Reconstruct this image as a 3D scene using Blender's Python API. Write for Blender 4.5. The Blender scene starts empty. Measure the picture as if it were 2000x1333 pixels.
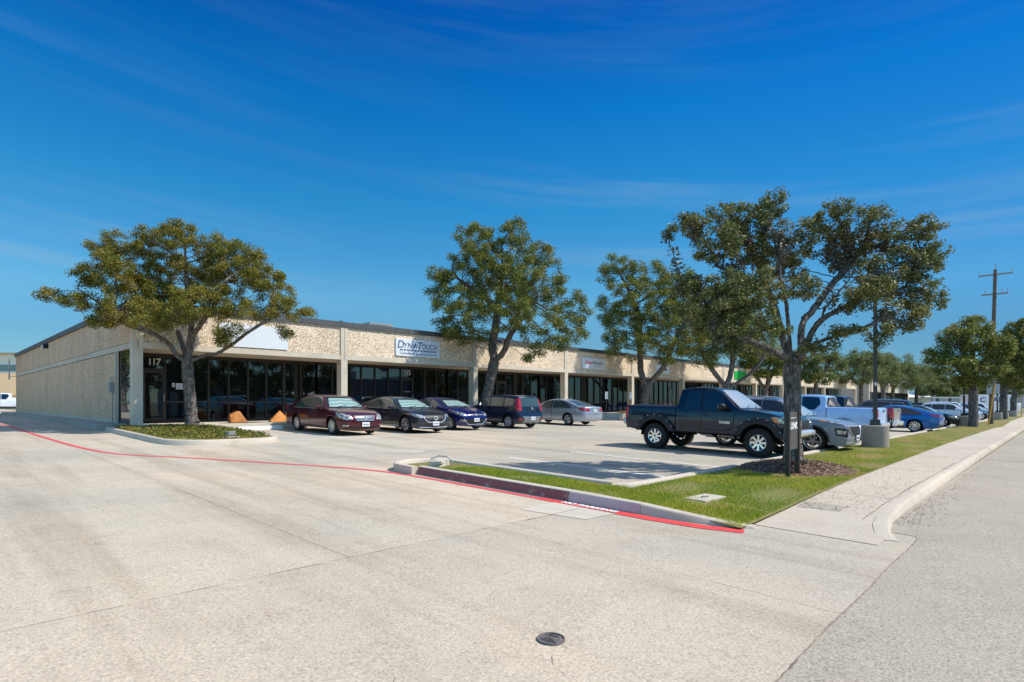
import bpy, math, random
import numpy as np
from mathutils import Vector, Matrix
from mathutils.bvhtree import BVHTree
R = math.radians
sc = bpy.context.scene
COL = sc.collection
random.seed(7)

# ------------------------------------------------------------------ camera frame
F = 1122.0; CX = 1000.0; HY = 784.0
SA, CA = math.sin(R(43.9)), math.cos(R(43.9))
def gz(x, y):
    return -1.62 - .006 * min(max(x, -30), 130) + .021 * min(max(y, -12), 30)
def at(px, d, py=HY):
    """photo pixel at a depth -> point in the place (metres)"""
    s = (px - CX) / F * d
    return Vector((SA * s + CA * d, -CA * s + SA * d, -(py - HY) / F * d))
def depth(x, y):
    return CA * x + SA * y
GN = Vector((.006, -.021, 1)).normalized()

# ------------------------------------------------------------------ materials
def nodes(name):
    m = bpy.data.materials.new(name); m.use_nodes = True
    t = m.node_tree
    return m, t, t.nodes['Principled BSDF']
def N(t, typ, **kw):
    n = t.nodes.new('ShaderNode' + typ)
    for k, v in kw.items():
        if k in n.inputs: n.inputs[k].default_value = v
        else: setattr(n, k, v)
    return n
def ramp(t, src, stops):
    r = t.nodes.new('ShaderNodeValToRGB')
    e = r.color_ramp.elements
    while len(e) > 1: e.remove(e[-1])
    e[0].position = stops[0][0]; e[0].color = (*stops[0][1], 1)
    for p, c in stops[1:]:
        q = e.new(p); q.color = (*c, 1)
    t.links.new(src, r.inputs[0])
    return r.outputs[0]
def mixc(t, a, b, fac, mode='MIX'):
    m = t.nodes.new('ShaderNodeMixRGB'); m.blend_type = mode
    for i, v in ((1, a), (2, b)):
        if hasattr(v, 'node'): t.links.new(v, m.inputs[i])
        else: m.inputs[i].default_value = (*v, 1)
    if hasattr(fac, 'node'): t.links.new(fac, m.inputs[0])
    else: m.inputs[0].default_value = fac
    return m.outputs[0]
def coords(t, scale=(1, 1, 1), world=True):
    if world:
        src = t.nodes.new('ShaderNodeNewGeometry').outputs['Position']
    else:
        src = t.nodes.new('ShaderNodeTexCoord').outputs['Object']
    mp = t.nodes.new('ShaderNodeMapping'); mp.inputs['Scale'].default_value = scale
    t.links.new(src, mp.inputs[0])
    return mp.outputs[0]
def noise(t, co, scale, detail=3, rough=.55):
    n = N(t, 'TexNoise', Scale=scale, Detail=detail, Roughness=rough)
    t.links.new(co, n.inputs['Vector'])
    return n.outputs['Fac']
def bump(t, b, h, strength, dist=.02):
    n = N(t, 'Bump', Strength=strength, Distance=dist)
    t.links.new(h, n.inputs['Height']); t.links.new(n.outputs[0], b.inputs['Normal'])
def g(v): return (v, v, v)
_mats = {}
def mat(name, col, rough=.6, metal=0., spec=.5, coat=0., var=.12, vscale=6., bs=0., bscale=40., local=True):
    if name in _mats: return _mats[name]
    m, t, b = nodes(name)
    b.inputs['Roughness'].default_value = rough; b.inputs['Metallic'].default_value = metal
    b.inputs['Specular IOR Level'].default_value = spec
    b.inputs['Coat Weight'].default_value = coat; b.inputs['Coat Roughness'].default_value = .03
    co = coords(t, world=not local)
    if var > 0:
        f = noise(t, co, vscale, 4)
        c = ramp(t, f, [(.3, tuple(x * (1 - var) for x in col)), (.7, tuple(min(1, x * (1 + var)) for x in col))])
        t.links.new(c, b.inputs['Base Color'])
    else: b.inputs['Base Color'].default_value = (*col, 1)
    if bs > 0: bump(t, b, noise(t, co, bscale, 4), bs)
    _mats[name] = m
    return m
def concrete(name, warm, cool, dark=.5, speck=.5, sc_=1., rough=.85, bumpy=.35, stain=.25, slabs=False, grain=52):
    m, t, b = nodes(name)
    co = coords(t)
    big = noise(t, co, .16 * sc_, 5, .6)
    base = mixc(t, warm, cool, ramp(t, big, [(.40, g(0)), (.62, g(1))]))
    # fine aggregate: light and dark grains
    gr = noise(t, co, grain, 2, .75)
    base = mixc(t, base, ramp(t, gr, [(.30, g(dark)), (.46, g(.93)), (.56, g(1.04)), (.72, g(1.45))]), speck, 'MULTIPLY')
    vo = N(t, 'TexVoronoi', Scale=34.); t.links.new(co, vo.inputs['Vector'])
    base = mixc(t, base, ramp(t, vo.outputs['Color'], [(.0, g(.55)), (.25, g(1)), (.8, g(1)), (1, g(1.3))]), speck * .55, 'MULTIPLY')
    mid = noise(t, co, 1.3, 6, .65)
    base = mixc(t, base, ramp(t, mid, [(.3, g(.80)), (.55, g(1)), (.75, g(1.06))]), .6, 'MULTIPLY')
    st = noise(t, coords(t, (.9, .25, 1)), .8, 6, .7)
    base = mixc(t, base, ramp(t, st, [(.28, (.66, .58, .50)), (.44, g(1))]), stain, 'MULTIPLY')
    if slabs:
        # neighbouring pours differ a little in tone; tyre dirt along the way cars drive
        fl = N(t, 'VectorMath', operation='FLOOR'); mp = t.nodes.new('ShaderNodeMapping'); mp.inputs['Location'].default_value = (.33, -.614, .5); mp.inputs['Scale'].default_value = (.2273, .122, 0)
        ge = t.nodes.new('ShaderNodeNewGeometry'); t.links.new(ge.outputs['Position'], mp.inputs[0]); t.links.new(mp.outputs[0], fl.inputs[0])
        wn = t.nodes.new('ShaderNodeTexWhiteNoise'); t.links.new(fl.outputs[0], wn.inputs['Vector'])
        base = mixc(t, base, ramp(t, wn.outputs['Value'], [(0, (.90, .90, .90)), (.5, (1, .985, .96)), (1, (1.06, 1.06, 1.05))]), 1., 'MULTIPLY')
        ty = noise(t, coords(t, (1.6, .10, 1)), 1.0, 5, .6)
        base = mixc(t, base, ramp(t, ty, [(.35, (.74, .71, .68)), (.5, g(1))]), .65, 'MULTIPLY')
        dr = noise(t, co, 2.6, 8, .8)
        base = mixc(t, base, ramp(t, dr, [(.30, (.50, .47, .43)), (.37, g(1))]), .75, 'MULTIPLY')
    t.links.new(base, b.inputs['Base Color'])
    b.inputs['Roughness'].default_value = rough; b.inputs['Specular IOR Level'].default_value = .3
    bump(t, b, gr, bumpy, .006)
    _mats[name] = m
    return m
def pebbles(name, tint):
    m, t, b = nodes(name)
    co = coords(t)
    wob = N(t, 'TexNoise', Scale=9., Detail=2.); t.links.new(co, wob.inputs['Vector'])
    co2 = mixc(t, co, wob.outputs['Color'], .012)
    v = N(t, 'TexVoronoi', Scale=36.); t.links.new(co2, v.inputs['Vector'])
    v2 = N(t, 'TexVoronoi', Scale=36., feature='DISTANCE_TO_EDGE'); t.links.new(co2, v2.inputs['Vector'])
    sep = N(t, 'SeparateColor'); t.links.new(v.outputs['Color'], sep.inputs[0])
    c = ramp(t, sep.outputs[0], [(0, (.15, .10, .07)), (.12, (.30, .22, .15)), (.35, (.48, .38, .27)), (.6, (.58, .48, .36)), (.85, (.68, .60, .49)), (1, (.80, .75, .66))])
    c = mixc(t, c, tint, 1, 'MULTIPLY')
    c = mixc(t, c, ramp(t, v2.outputs['Distance'], [(0, g(.45)), (.10, g(1))]), .75, 'MULTIPLY')
    c = mixc(t, c, ramp(t, noise(t, coords(t, (1, 1, .25)), .9, 5, .6), [(.3, g(.78)), (.6, g(1.03))]), .8, 'MULTIPLY')
    t.links.new(c, b.inputs['Base Color']); b.inputs['Roughness'].default_value = .8
    bump(t, b, v2.outputs['Distance'], .6, .02)
    _mats[name] = m
    return m
def leafmat(name, stops, trans=.25):
    m, t, b = nodes(name)
    geo = t.nodes.new('ShaderNodeNewGeometry')
    c = ramp(t, geo.outputs['Random Per Island'], stops)
    patch = noise(t, coords(t), .9, 2)
    c = mixc(t, c, ramp(t, patch, [(.35, (.75, .85, .8)), (.65, (1.25, 1.12, .9))]), .8, 'MULTIPLY')
    t.links.new(c, b.inputs['Base Color']); b.inputs['Roughness'].default_value = .48
    b.inputs['Specular IOR Level'].default_value = .25
    tr = N(t, 'BsdfTranslucent'); t.links.new(c, tr.inputs['Color'])
    mx = N(t, 'MixShader', Fac=trans)
    t.links.new(b.outputs[0], mx.inputs[1]); t.links.new(tr.outputs[0], mx.inputs[2])
    t.links.new(mx.outputs[0], t.nodes['Material Output'].inputs[0])
    _mats[name] = m
    return m
def paint(name, col, metal=.25, flake=.0, rough=.32):
    if name in _mats: return _mats[name]
    m, t, b = nodes(name)
    co = coords(t, world=False)
    c = ramp(t, noise(t, co, 3, 3), [(.3, tuple(x * .93 for x in col)), (.7, tuple(x * 1.05 for x in col))])
    dust = noise(t, co, 260, 2)
    c = mixc(t, c, ramp(t, dust, [(.4, g(.9)), (.6, g(1.1))]), .5, 'MULTIPLY')
    t.links.new(c, b.inputs['Base Color'])
    b.inputs['Metallic'].default_value = metal; b.inputs['Roughness'].default_value = rough
    b.inputs['Coat Weight'].default_value = .9; b.inputs['Coat Roughness'].default_value = .03; b.inputs['Coat Tint'].default_value = (.85, .9, 1, 1)
    b.inputs['Coat IOR'].default_value = 1.5; b.inputs['Specular IOR Level'].default_value = .15
    _mats[name] = m
    return m

M = _mats
# ------------------------------------------------------------------ object helpers
def tag(o, label=None, cat=None, group=None, kind=None):
    if label: o['label'] = label
    if cat: o['category'] = cat
    if group: o['group'] = group
    if kind: o['kind'] = kind
    return o
def thing(name, label, cat, loc=(0, 0, 0), rotz=0., group=None):
    o = bpy.data.objects.new(name, None); COL.objects.link(o)
    o.location = loc; o.rotation_euler = (0, 0, rotz); o.empty_display_size = .2
    return tag(o, label, cat, group)
class MB:
    """collects verts and faces; build() links ONE mesh object"""
    def __init__(s): s.v = []; s.f = []
    def add(s, vs, fs):
        o = len(s.v); s.v += [tuple(v) for v in vs]
        s.f += [tuple(i + o for i in f) for f in fs]
        return s
    def box(s, c, size, rz=0., taper=1.):
        x, y, z = (k / 2 for k in size); cr, sr = math.cos(rz), math.sin(rz)
        vs = []
        for k in (-1, 1):
            tp = taper if k > 0 else 1
            for a, b in ((-1, -1), (1, -1), (1, 1), (-1, 1)):
                px, py = a * x * tp, b * y * tp
                vs.append((c[0] + px * cr - py * sr, c[1] + px * sr + py * cr, c[2] + k * z))
        return s.add(vs, [(3, 2, 1, 0), (4, 5, 6, 7), (0, 1, 5, 4), (1, 2, 6, 5), (2, 3, 7, 6), (3, 0, 4, 7)])
    def box2(s, a, b):
        return s.box([(p + q) / 2 for p, q in zip(a, b)], [abs(q - p) for p, q in zip(a, b)])
    def cyl(s, p, q, r0, r1=None, n=10, caps=True):
        r1 = r0 if r1 is None else r1
        p, q = Vector(p), Vector(q); d = (q - p)
        if d.length < 1e-6: return s
        d.normalize(); a = d.orthogonal().normalized(); b = d.cross(a)
        vs = []
        for c, r in ((p, r0), (q, r1)):
            for k in range(n):
                w = 2 * math.pi * k / n
                vs.append(c + a * (r * math.cos(w)) + b * (r * math.sin(w)))
        fs = [(k, (k + 1) % n, n + (k + 1) % n, n + k) for k in range(n)]
        if caps: fs += [tuple(reversed(range(n))), tuple(range(n, 2 * n))]
        return s.add(vs, fs)
    def tube(s, pts, r, n=8):
        for a, b in zip(pts[:-1], pts[1:]): s.cyl(a, b, r, r, n)
        return s
    def lathe(s, prof, n=24, axis='z', c=(0, 0, 0), closed=False):
        vs = []
        for k in range(n):
            w = 2 * math.pi * k / n; cw, sw = math.cos(w), math.sin(w)
            for r, h in prof:
                vs.append((c[0] + r * cw, c[1] + r * sw, c[2] + h) if axis == 'z' else (c[0] + r * cw, c[1] + h, c[2] + r * sw))
        m = len(prof); fs = []
        for k in range(n):
            k2 = (k + 1) % n
            for i in range(m if closed else m - 1):
                j = (i + 1) % m
                f = (k * m + i, k2 * m + i, k2 * m + j, k * m + j)
                fs.append(f if axis == 'z' else f[::-1])
        return s.add(vs, fs)
    def ell(s, c, rad, e=2.4, nu=16, nv=8, rz=0.):
        """super-ellipsoid: rounded block"""
        def sp(v): return math.copysign(abs(v) ** (2 / e), v)
        vs = []; fs = []; cr, sr = math.cos(rz), math.sin(rz)
        for j in range(nv + 1):
            ph = -math.pi / 2 + math.pi * j / nv
            for i in range(nu):
                th = 2 * math.pi * i / nu
                x = rad[0] * sp(math.cos(ph)) * sp(math.cos(th)); y = rad[1] * sp(math.cos(ph)) * sp(math.sin(th))
                vs.append((c[0] + x * cr - y * sr, c[1] + x * sr + y * cr, c[2] + rad[2] * sp(math.sin(ph))))
        for j in range(nv):
            for i in range(nu):
                k = (i + 1) % nu
                fs.append((j * nu + i, j * nu + k, (j + 1) * nu + k, (j + 1) * nu + i))
        return s.add(vs, fs)
    def build(s, name, m, parent=None, smooth=None, loc=None):
        me = bpy.data.meshes.new(name); me.from_pydata(s.v, [], s.f)
        return link(name, me, m, parent, smooth, loc)
def link(name, me, m, parent=None, smooth=None, loc=None):
    me.materials.append(m)
    if smooth is not None:
        me.polygons.foreach_set('use_smooth', [True] * len(me.polygons))
        if smooth < 179: me.set_sharp_from_angle(angle=R(smooth))
    me.update()
    o = bpy.data.objects.new(name, me); COL.objects.link(o)
    if parent: o.parent = parent
    if loc: o.location = loc
    return o
def npmesh(name, v, f, k):
    """v (n,3), f flat index array of k-gons"""
    me = bpy.data.meshes.new(name)
    nf = len(f) // k
    me.vertices.add(len(v)); me.vertices.foreach_set('co', np.asarray(v, np.float32).ravel())
    me.loops.add(len(f)); me.loops.foreach_set('vertex_index', np.asarray(f, np.int32))
    me.polygons.add(nf)
    me.polygons.foreach_set('loop_start', np.arange(0, nf * k, k, dtype=np.int32))
    me.polygons.foreach_set('loop_total', np.full(nf, k, np.int32))
    me.update(calc_edges=True)
    return me
def text_mesh(txt, size, ext=.003, bold=0., shear=0., align='CENTER', space=1.):
    cu = bpy.data.curves.new('lettering', 'FONT'); cu.body = txt; cu.size = size; cu.extrude = ext
    cu.align_x = align; cu.align_y = 'CENTER'; cu.offset = bold; cu.shear = shear; cu.space_character = space; cu.resolution_u = 3
    o = bpy.data.objects.new('lettering', cu); COL.objects.link(o)
    bpy.context.view_layer.update()
    me = bpy.data.meshes.new_from_object(o.evaluated_get(bpy.context.evaluated_depsgraph_get()))
    bpy.data.objects.remove(o); bpy.data.curves.remove(cu)
    return me
def lettering(txt, size, origin, xdir, ydir, m, parent, fitw=None, **kw):
    me = text_mesh(txt, size, **kw)
    xd, yd = Vector(xdir).normalized(), Vector(ydir).normalized(); zd = xd.cross(yd)
    if fitw:
        xs = [v.co.x for v in me.vertices]; k = fitw / (max(xs) - min(xs))
        for v in me.vertices: v.co.x *= k
    mt = Matrix((xd, yd, zd)).transposed().to_4x4(); mt.translation = Vector(origin)
    me.transform(mt)
    return link('lettering', me, m, parent)
def struct(o): return tag(o, kind='structure')
# ------------------------------------------------------------------ vehicles
mat('rubber', (.018, .018, .018), .75, spec=.3, bs=.3, bscale=60)
mat('black_plastic', (.016, .016, .017), .5, spec=.4)
mat('under', (.008, .008, .008), .9, spec=.1, var=0)
mat('alloy', (.62, .62, .63), .28, metal=.85, var=.05)
mat('machined', (.8, .8, .8), .22, metal=.9, var=.05)
mat('chrome', (.80, .81, .82), .16, metal=.6, var=0)
mat('white_plate', (.78, .8, .82), .4, var=.03)
mat('plate_ink', (.05, .07, .16), .5, var=0)
mat('tail_red', (.42, .008, .012), .18, spec=.7, coat=.6, var=.05)
mat('amber', (.8, .22, .02), .2, spec=.6, var=.05)
mat('brake_disc', (.05, .05, .05), .6, metal=.5, var=.1)
def glassmat(name, col, see=.0, rough=.02):
    m, t, b = nodes(name)
    b.inputs['Base Color'].default_value = (*col, 1); b.inputs['Roughness'].default_value = rough
    b.inputs['Specular IOR Level'].default_value = .75; b.inputs['Coat Weight'].default_value = .6; b.inputs['Coat Roughness'].default_value = .01
    if see > 0:
        tr = N(t, 'BsdfTransparent'); tr.inputs[0].default_value = (.75, .85, .82, 1)
        mx = N(t, 'MixShader', Fac=see)
        t.links.new(b.outputs[0], mx.inputs[1]); t.links.new(tr.outputs[0], mx.inputs[2])
        t.links.new(mx.outputs[0], t.nodes['Material Output'].inputs[0])
    _mats[name] = m
glassmat('tint', (.006, .008, .010)); glassmat('auto_glass', (.045, .07, .06)); glassmat('shield_glass', (.02, .03, .03), .8)
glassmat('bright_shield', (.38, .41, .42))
def lampmat():
    m, t, b = nodes('headlamp')
    co = coords(t, world=False)
    v = N(t, 'TexVoronoi', Scale=13.); t.links.new(co, v.inputs['Vector'])
    c = ramp(t, v.outputs['Distance'], [(.1, (.60, .60, .58)), (.5, (.36, .36, .36)), (.8, (.10, .10, .11))])
    t.links.new(c, b.inputs['Base Color']); b.inputs['Metallic'].default_value = .35
    b.inputs['Roughness'].default_value = .18; b.inputs['Coat Weight'].default_value = 1.
    _mats['headlamp'] = m
lampmat()
def shademat():
    m, t, b = nodes('sunshade')
    co = coords(t, (1, 1.6, 1), False)
    w = N(t, 'TexWave', Scale=1.6, Distortion=5., Detail=2.); t.links.new(co, w.inputs['Vector'])
    c = ramp(t, w.outputs['Fac'], [(.1, (.42, .62, .66)), (.5, (.72, .80, .82)), (.9, (.88, .9, .9))])
    t.links.new(c, b.inputs['Base Color']); b.inputs['Metallic'].default_value = .1; b.inputs['Roughness'].default_value = .3
    bump(t, b, w.outputs['Fac'], .6, .05)
    _mats['sunshade'] = m
shademat()

def chaikin(p, n=2):
    p = [np.array(q, float) for q in p]
    for _ in range(n):
        o = [p[0]]
        for a, b in zip(p[:-1], p[1:]): o += [a * .75 + b * .25, a * .25 + b * .75]
        p = o + [p[-1]]
    return p
def smooth01(x): x = min(1, max(0, x)); return x * x * (3 - 2 * x)

class Body:
    def __init__(s, prof, W, belt, rw, xf, xr, H, sill=.24, tumble=.5, kf=.2, kr=.13, lf=.9, lr=.7, r0=.07, arch=.07, zmid=.6, bulge=1., char=.74, flatend=1., wide=.0):
        s.p = chaikin(prof); s.W = W / 2; s.belt = belt; s.rw = rw; s.xf, s.xr, s.H = xf, xr, H
        s.sill, s.tumble, s.kf, s.kr, s.lf, s.lr, s.r0 = sill, tumble, kf, kr, lf, lr, r0
        s.R = rw + arch; s.zmid = zmid; s.char = char; s.wide = wide
        xs = [q[0] for q in s.p]; i0 = int(np.argmax(xs)); i1 = int(np.argmin(xs))
        s.nose, s.tail = xs[i0], xs[i1]; s.i0, s.i1 = i0, i1
        up = s.p[i0:i1 + 1][::-1]; s.ux = [q[0] for q in up]; s.uz = [q[1] for q in up]
        lo = s.p[:i0 + 1]; s.fx = [q[0] for q in lo]; s.fz = [q[1] for q in lo]
        lr_ = s.p[i1:][::-1]; s.bx = [q[0] for q in lr_][::-1]; s.bz = [q[1] for q in lr_][::-1]
        s.mesh(bulge, flatend)
    def zt(s, x): return float(np.interp(x, s.ux, s.uz))
    def zb(s, x):
        if x >= s.fx[0]: return float(np.interp(x, s.fx, s.fz))
        if x <= s.bx[-1]: return float(np.interp(x, s.bx, s.bz))
        k = (x - s.bx[-1]) / (s.fx[0] - s.bx[-1])
        e = s.bz[-1] * (1 - k) + s.fz[0] * k
        return e if (k < .04 or k > .96) else s.sill
    def zlow(s, x):
        z = s.zb(x)
        for c in (s.xf, s.xr):
            if abs(x - c) < s.R - 1e-4: z = max(z, s.rw + math.sqrt(s.R ** 2 - (x - c) ** 2))
        return z
    def hw(s, x, z):
        pf = 1.
        if x > s.nose - s.lf: pf -= s.kf * ((x - s.nose + s.lf) / s.lf) ** 2.4
        if x < s.tail + s.lr: pf -= s.kr * ((s.tail + s.lr - x) / s.lr) ** 2.4
        b = s.belt
        if z < s.zmid: d = .055 * ((s.zmid - z) / (s.zmid - .2)) ** 2
        elif z < b: d = .03 * ((z - s.zmid) / (b - s.zmid)) ** 2
        else: d = .03 + .10 * min(z - b, .06) + s.tumble * max(0, z - b - .02)
        y = s.W * pf - d
        y += .007 * math.exp(-((z - s.char) / .022) ** 2)
        for c in (s.xf, s.xr):
            y += .016 * math.exp(-((x - c) / .42) ** 2) * math.exp(-((z - s.rw * 1.9) / .25) ** 2)
        return y
    def ins(s, x):
        return s.r0 * smooth01((s.nose - x) / .25) * smooth01((x - s.tail) / .2)
    def mesh(s, bulge, flatend):
        m = MB(); p = s.p; n = len(p); T = np.linspace(-1, 1, 17)
        vs = []
        for i, q in enumerate(p):
            a = p[max(0, i - 1)]; b = p[min(n - 1, i + 1)]
            t = b - a; t /= (np.linalg.norm(t) + 1e-9); nx, nz = -t[1], t[0]
            ox, oz = t[1], -t[0]
            amt = (.022 + .055 * abs(ox) * flatend) * bulge
            inn = s.ins(q[0]) if s.i0 <= i <= s.i1 else 0.
            w = s.hw(q[0], q[1]) - inn
            for tt in T:
                k = amt * (1 - tt * tt)
                vs.append((q[0] + ox * k, w * tt, q[1] + oz * k))
        k = len(T); fs = []
        for i in range(n - 1):
            for j in range(k - 1): fs.append((i * k + j, (i + 1) * k + j, (i + 1) * k + j + 1, i * k + j + 1))
        m.add(vs, fs)
        xs = [q[0] for q in p]
        for c in (s.xf, s.xr):
            xs += [c + s.R * math.cos(w) for w in np.linspace(0, math.pi, 25)] + [c - s.R - .002, c + s.R + .002]
        xs += list(np.arange(s.tail, s.nose, .09))
        xs = sorted(set(round(x, 4) for x in xs if s.tail <= x <= s.nose))
        for sg in (-1, 1):
            vs = []; nl, nr = 15, 6
            for x in xs:
                top, low = s.zt(x), s.zlow(x)
                low = min(low, top - .01)
                r = min(s.ins(x), .8 * (top - low))
                zs = [low + (top - r - low) * (1 - (1 - v) ** 1.25) for v in np.linspace(0, 1, nl)]
                zs += [top - r + r * math.sin(w) for w in np.linspace(0, math.pi / 2, nr)[1:]]
                # inner lip
                y0 = s.hw(x, low)
                vs.append((x, sg * (y0 - .06), low))
                for z in zs:
                    d = top - z; y = s.hw(x, z)
                    if d < r: y -= s.ins(x) * (1 - math.sqrt(max(0, 1 - ((r - d) / r) ** 2))) if r > 1e-5 else 0
                    vs.append((x, sg * y, z))
            k = nl + nr; fs = []
            for i in range(len(xs) - 1):
                for j in range(k - 1):
                    f = (i * k + j, (i + 1) * k + j, (i + 1) * k + j + 1, i * k + j + 1)
                    fs.append(f if sg < 0 else f[::-1])
            m.add(vs, fs)
        s.m = m
        s.bvh = BVHTree.FromPolygons([Vector(v) for v in m.v], m.f)

def patch(bvh, pts, d, off=.004, nx=12, ny=7, mb=None, mirror=False):
    mb = mb or MB()
    d = Vector(d).normalized()
    e2 = Vector((1, 0, 0)) if abs(d.z) > .9 else (Vector((0, 0, 1)) - d * d.z).normalized()
    e1 = e2.cross(d)
    P2 = [(Vector(p).dot(e1), Vector(p).dot(e2)) for p in pts]
    a0, a1 = min(p[0] for p in P2), max(p[0] for p in P2)
    grid = []
    for i in range(nx + 1):
        a = a0 + (a1 - a0) * min(max(i / nx, .002), .998); ys = []
        for (pa, pb), (qa, qb) in zip(P2, P2[1:] + P2[:1]):
            if (pa - a) * (qa - a) <= 0 and abs(pa - qa) > 1e-9: ys.append(pb + (qb - pb) * (a - pa) / (qa - pa))
        lo, hi = (min(ys), max(ys)) if ys else (0, 0); row = []
        for j in range(ny + 1):
            b = lo + (hi - lo) * j / ny
            h = bvh.ray_cast(e1 * a + e2 * b - d * 8, d)
            if h[0] is None: row.append(None); continue
            nn = h[1] if h[1].dot(d) < 0 else -h[1]
            row.append(h[0] + (nn * .7 - d * .3) * off)
        grid.append(row)
    for sg in ((1, -1) if mirror else (1,)):
        idx = {}; vs = []
        for i, row in enumerate(grid):
            for j, v in enumerate(row):
                if v is not None: idx[i, j] = len(vs); vs.append((v.x, sg * v.y, v.z))
        fs = []
        for i in range(nx):
            for j in range(ny):
                q = [(i, j), (i + 1, j), (i + 1, j + 1), (i, j + 1)]
                if all(k in idx for k in q):
                    f = [idx[k] for k in q]
                    fs.append(f if sg > 0 else f[::-1])
        mb.add(vs, fs)
    return mb
def wheel(parent, x, y, rw, w, rim, style, side, rimmat='alloy', hubcol='black_plastic', hi=True):
    """wheel > tyre, rim ; side = +1 left / -1 right (outer face)"""
    n = 28 if hi else 14
    hub = MB(); hub.lathe([(.0, side * w * .1), (rim * .62, side * w * .1), (rim * .62, -side * w * .2)], 18, 'y')
    wo = hub.build('wheel', M['brake_disc'], parent, 30, (x, y, rw))
    t = MB(); h = w / 2
    prof = [(rim * .93, -h * .75), (rim * 1.02, -h * .96), (rw * .86, -h), (rw * .955, -h * .93), (rw * .99, -h * .76), (rw, -h * .4), (rw, h * .4), (rw * .99, h * .76), (rw * .955, h * .93), (rw * .86, h), (rim * 1.02, h * .96), (rim * .93, h * .75)]
    t.lathe(prof, n, 'y')
    if style == 'mud':
        for k in range(40):
            a = 2 * math.pi * k / 40
            for sg in (-1, 1):
                c = Vector((math.cos(a + .04 * sg) * rw * .985, sg * h * .78, math.sin(a + .04 * sg) * rw * .985))
                t.cyl(c - Vector((0, sg * .05, 0)), c + Vector((0, sg * .028, 0)), .019, .019, 4)
    t.build('tyre', M['rubber'], wo, 40)
    r = MB(); f = side * h
    r.lathe([(rim * .80, -f * .3), (rim * .90, f * .55), (rim * .985, f * .80), (rim * 1.01, f * .90), (rim * .97, f * .93), (rim * .90, f * .86), (rim * .80, -f * .3)], n, 'y')
    ns, wi, wo_, tw = {'multi': (10, .10, .06, 0), 'five': (5, .16, .11, 0), 'mud': (8, .10, .105, 0), 'turbine': (11, .10, .07, .45), 'split': (10, .07, .05, .0), 'cap': (7, .20, .17, 0), 'thin': (16, .05, .03, 0)}[style]
    for k in range(ns):
        a = 2 * math.pi * k / ns + (.12 * (1 if k % 2 else -1) if style == 'split' else 0)
        a0, a1 = a, a + tw
        vs = []
        for rr, ww, aa, yy in ((rim * .18, wi * rim, a0, .72), (rim * .92, wo_ * rim * 1.3, a1, .80)):
            c = Vector((math.cos(aa), 0, math.sin(aa))) * rr; tg = Vector((-math.sin(aa), 0, math.cos(aa)))
            for sgn, dy in ((-1, 0), (1, 0), (1, -.16), (-1, -.16)):
                vs.append(c + tg * (ww * sgn) + Vector((0, f * (yy + dy), 0)))
        r.add(vs, [(0, 1, 5, 4), (1, 2, 6, 5), (2, 3, 7, 6), (3, 0, 4, 7), (4, 5, 6, 7), (3, 2, 1, 0)])
    r.lathe([(0.001, f * .80), (rim * .20, f * .78), (rim * .24, f * .60), (rim * .24, f * .3)], 16, 'y')
    r.build('rim', M[rimmat], wo, 35)
    c = MB(); c.lathe([(.001, f * .86), (rim * .13, f * .84), (rim * .15, f * .74)], 14, 'y')
    c.build('hub_cap', M[hubcol], wo, 40)

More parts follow.
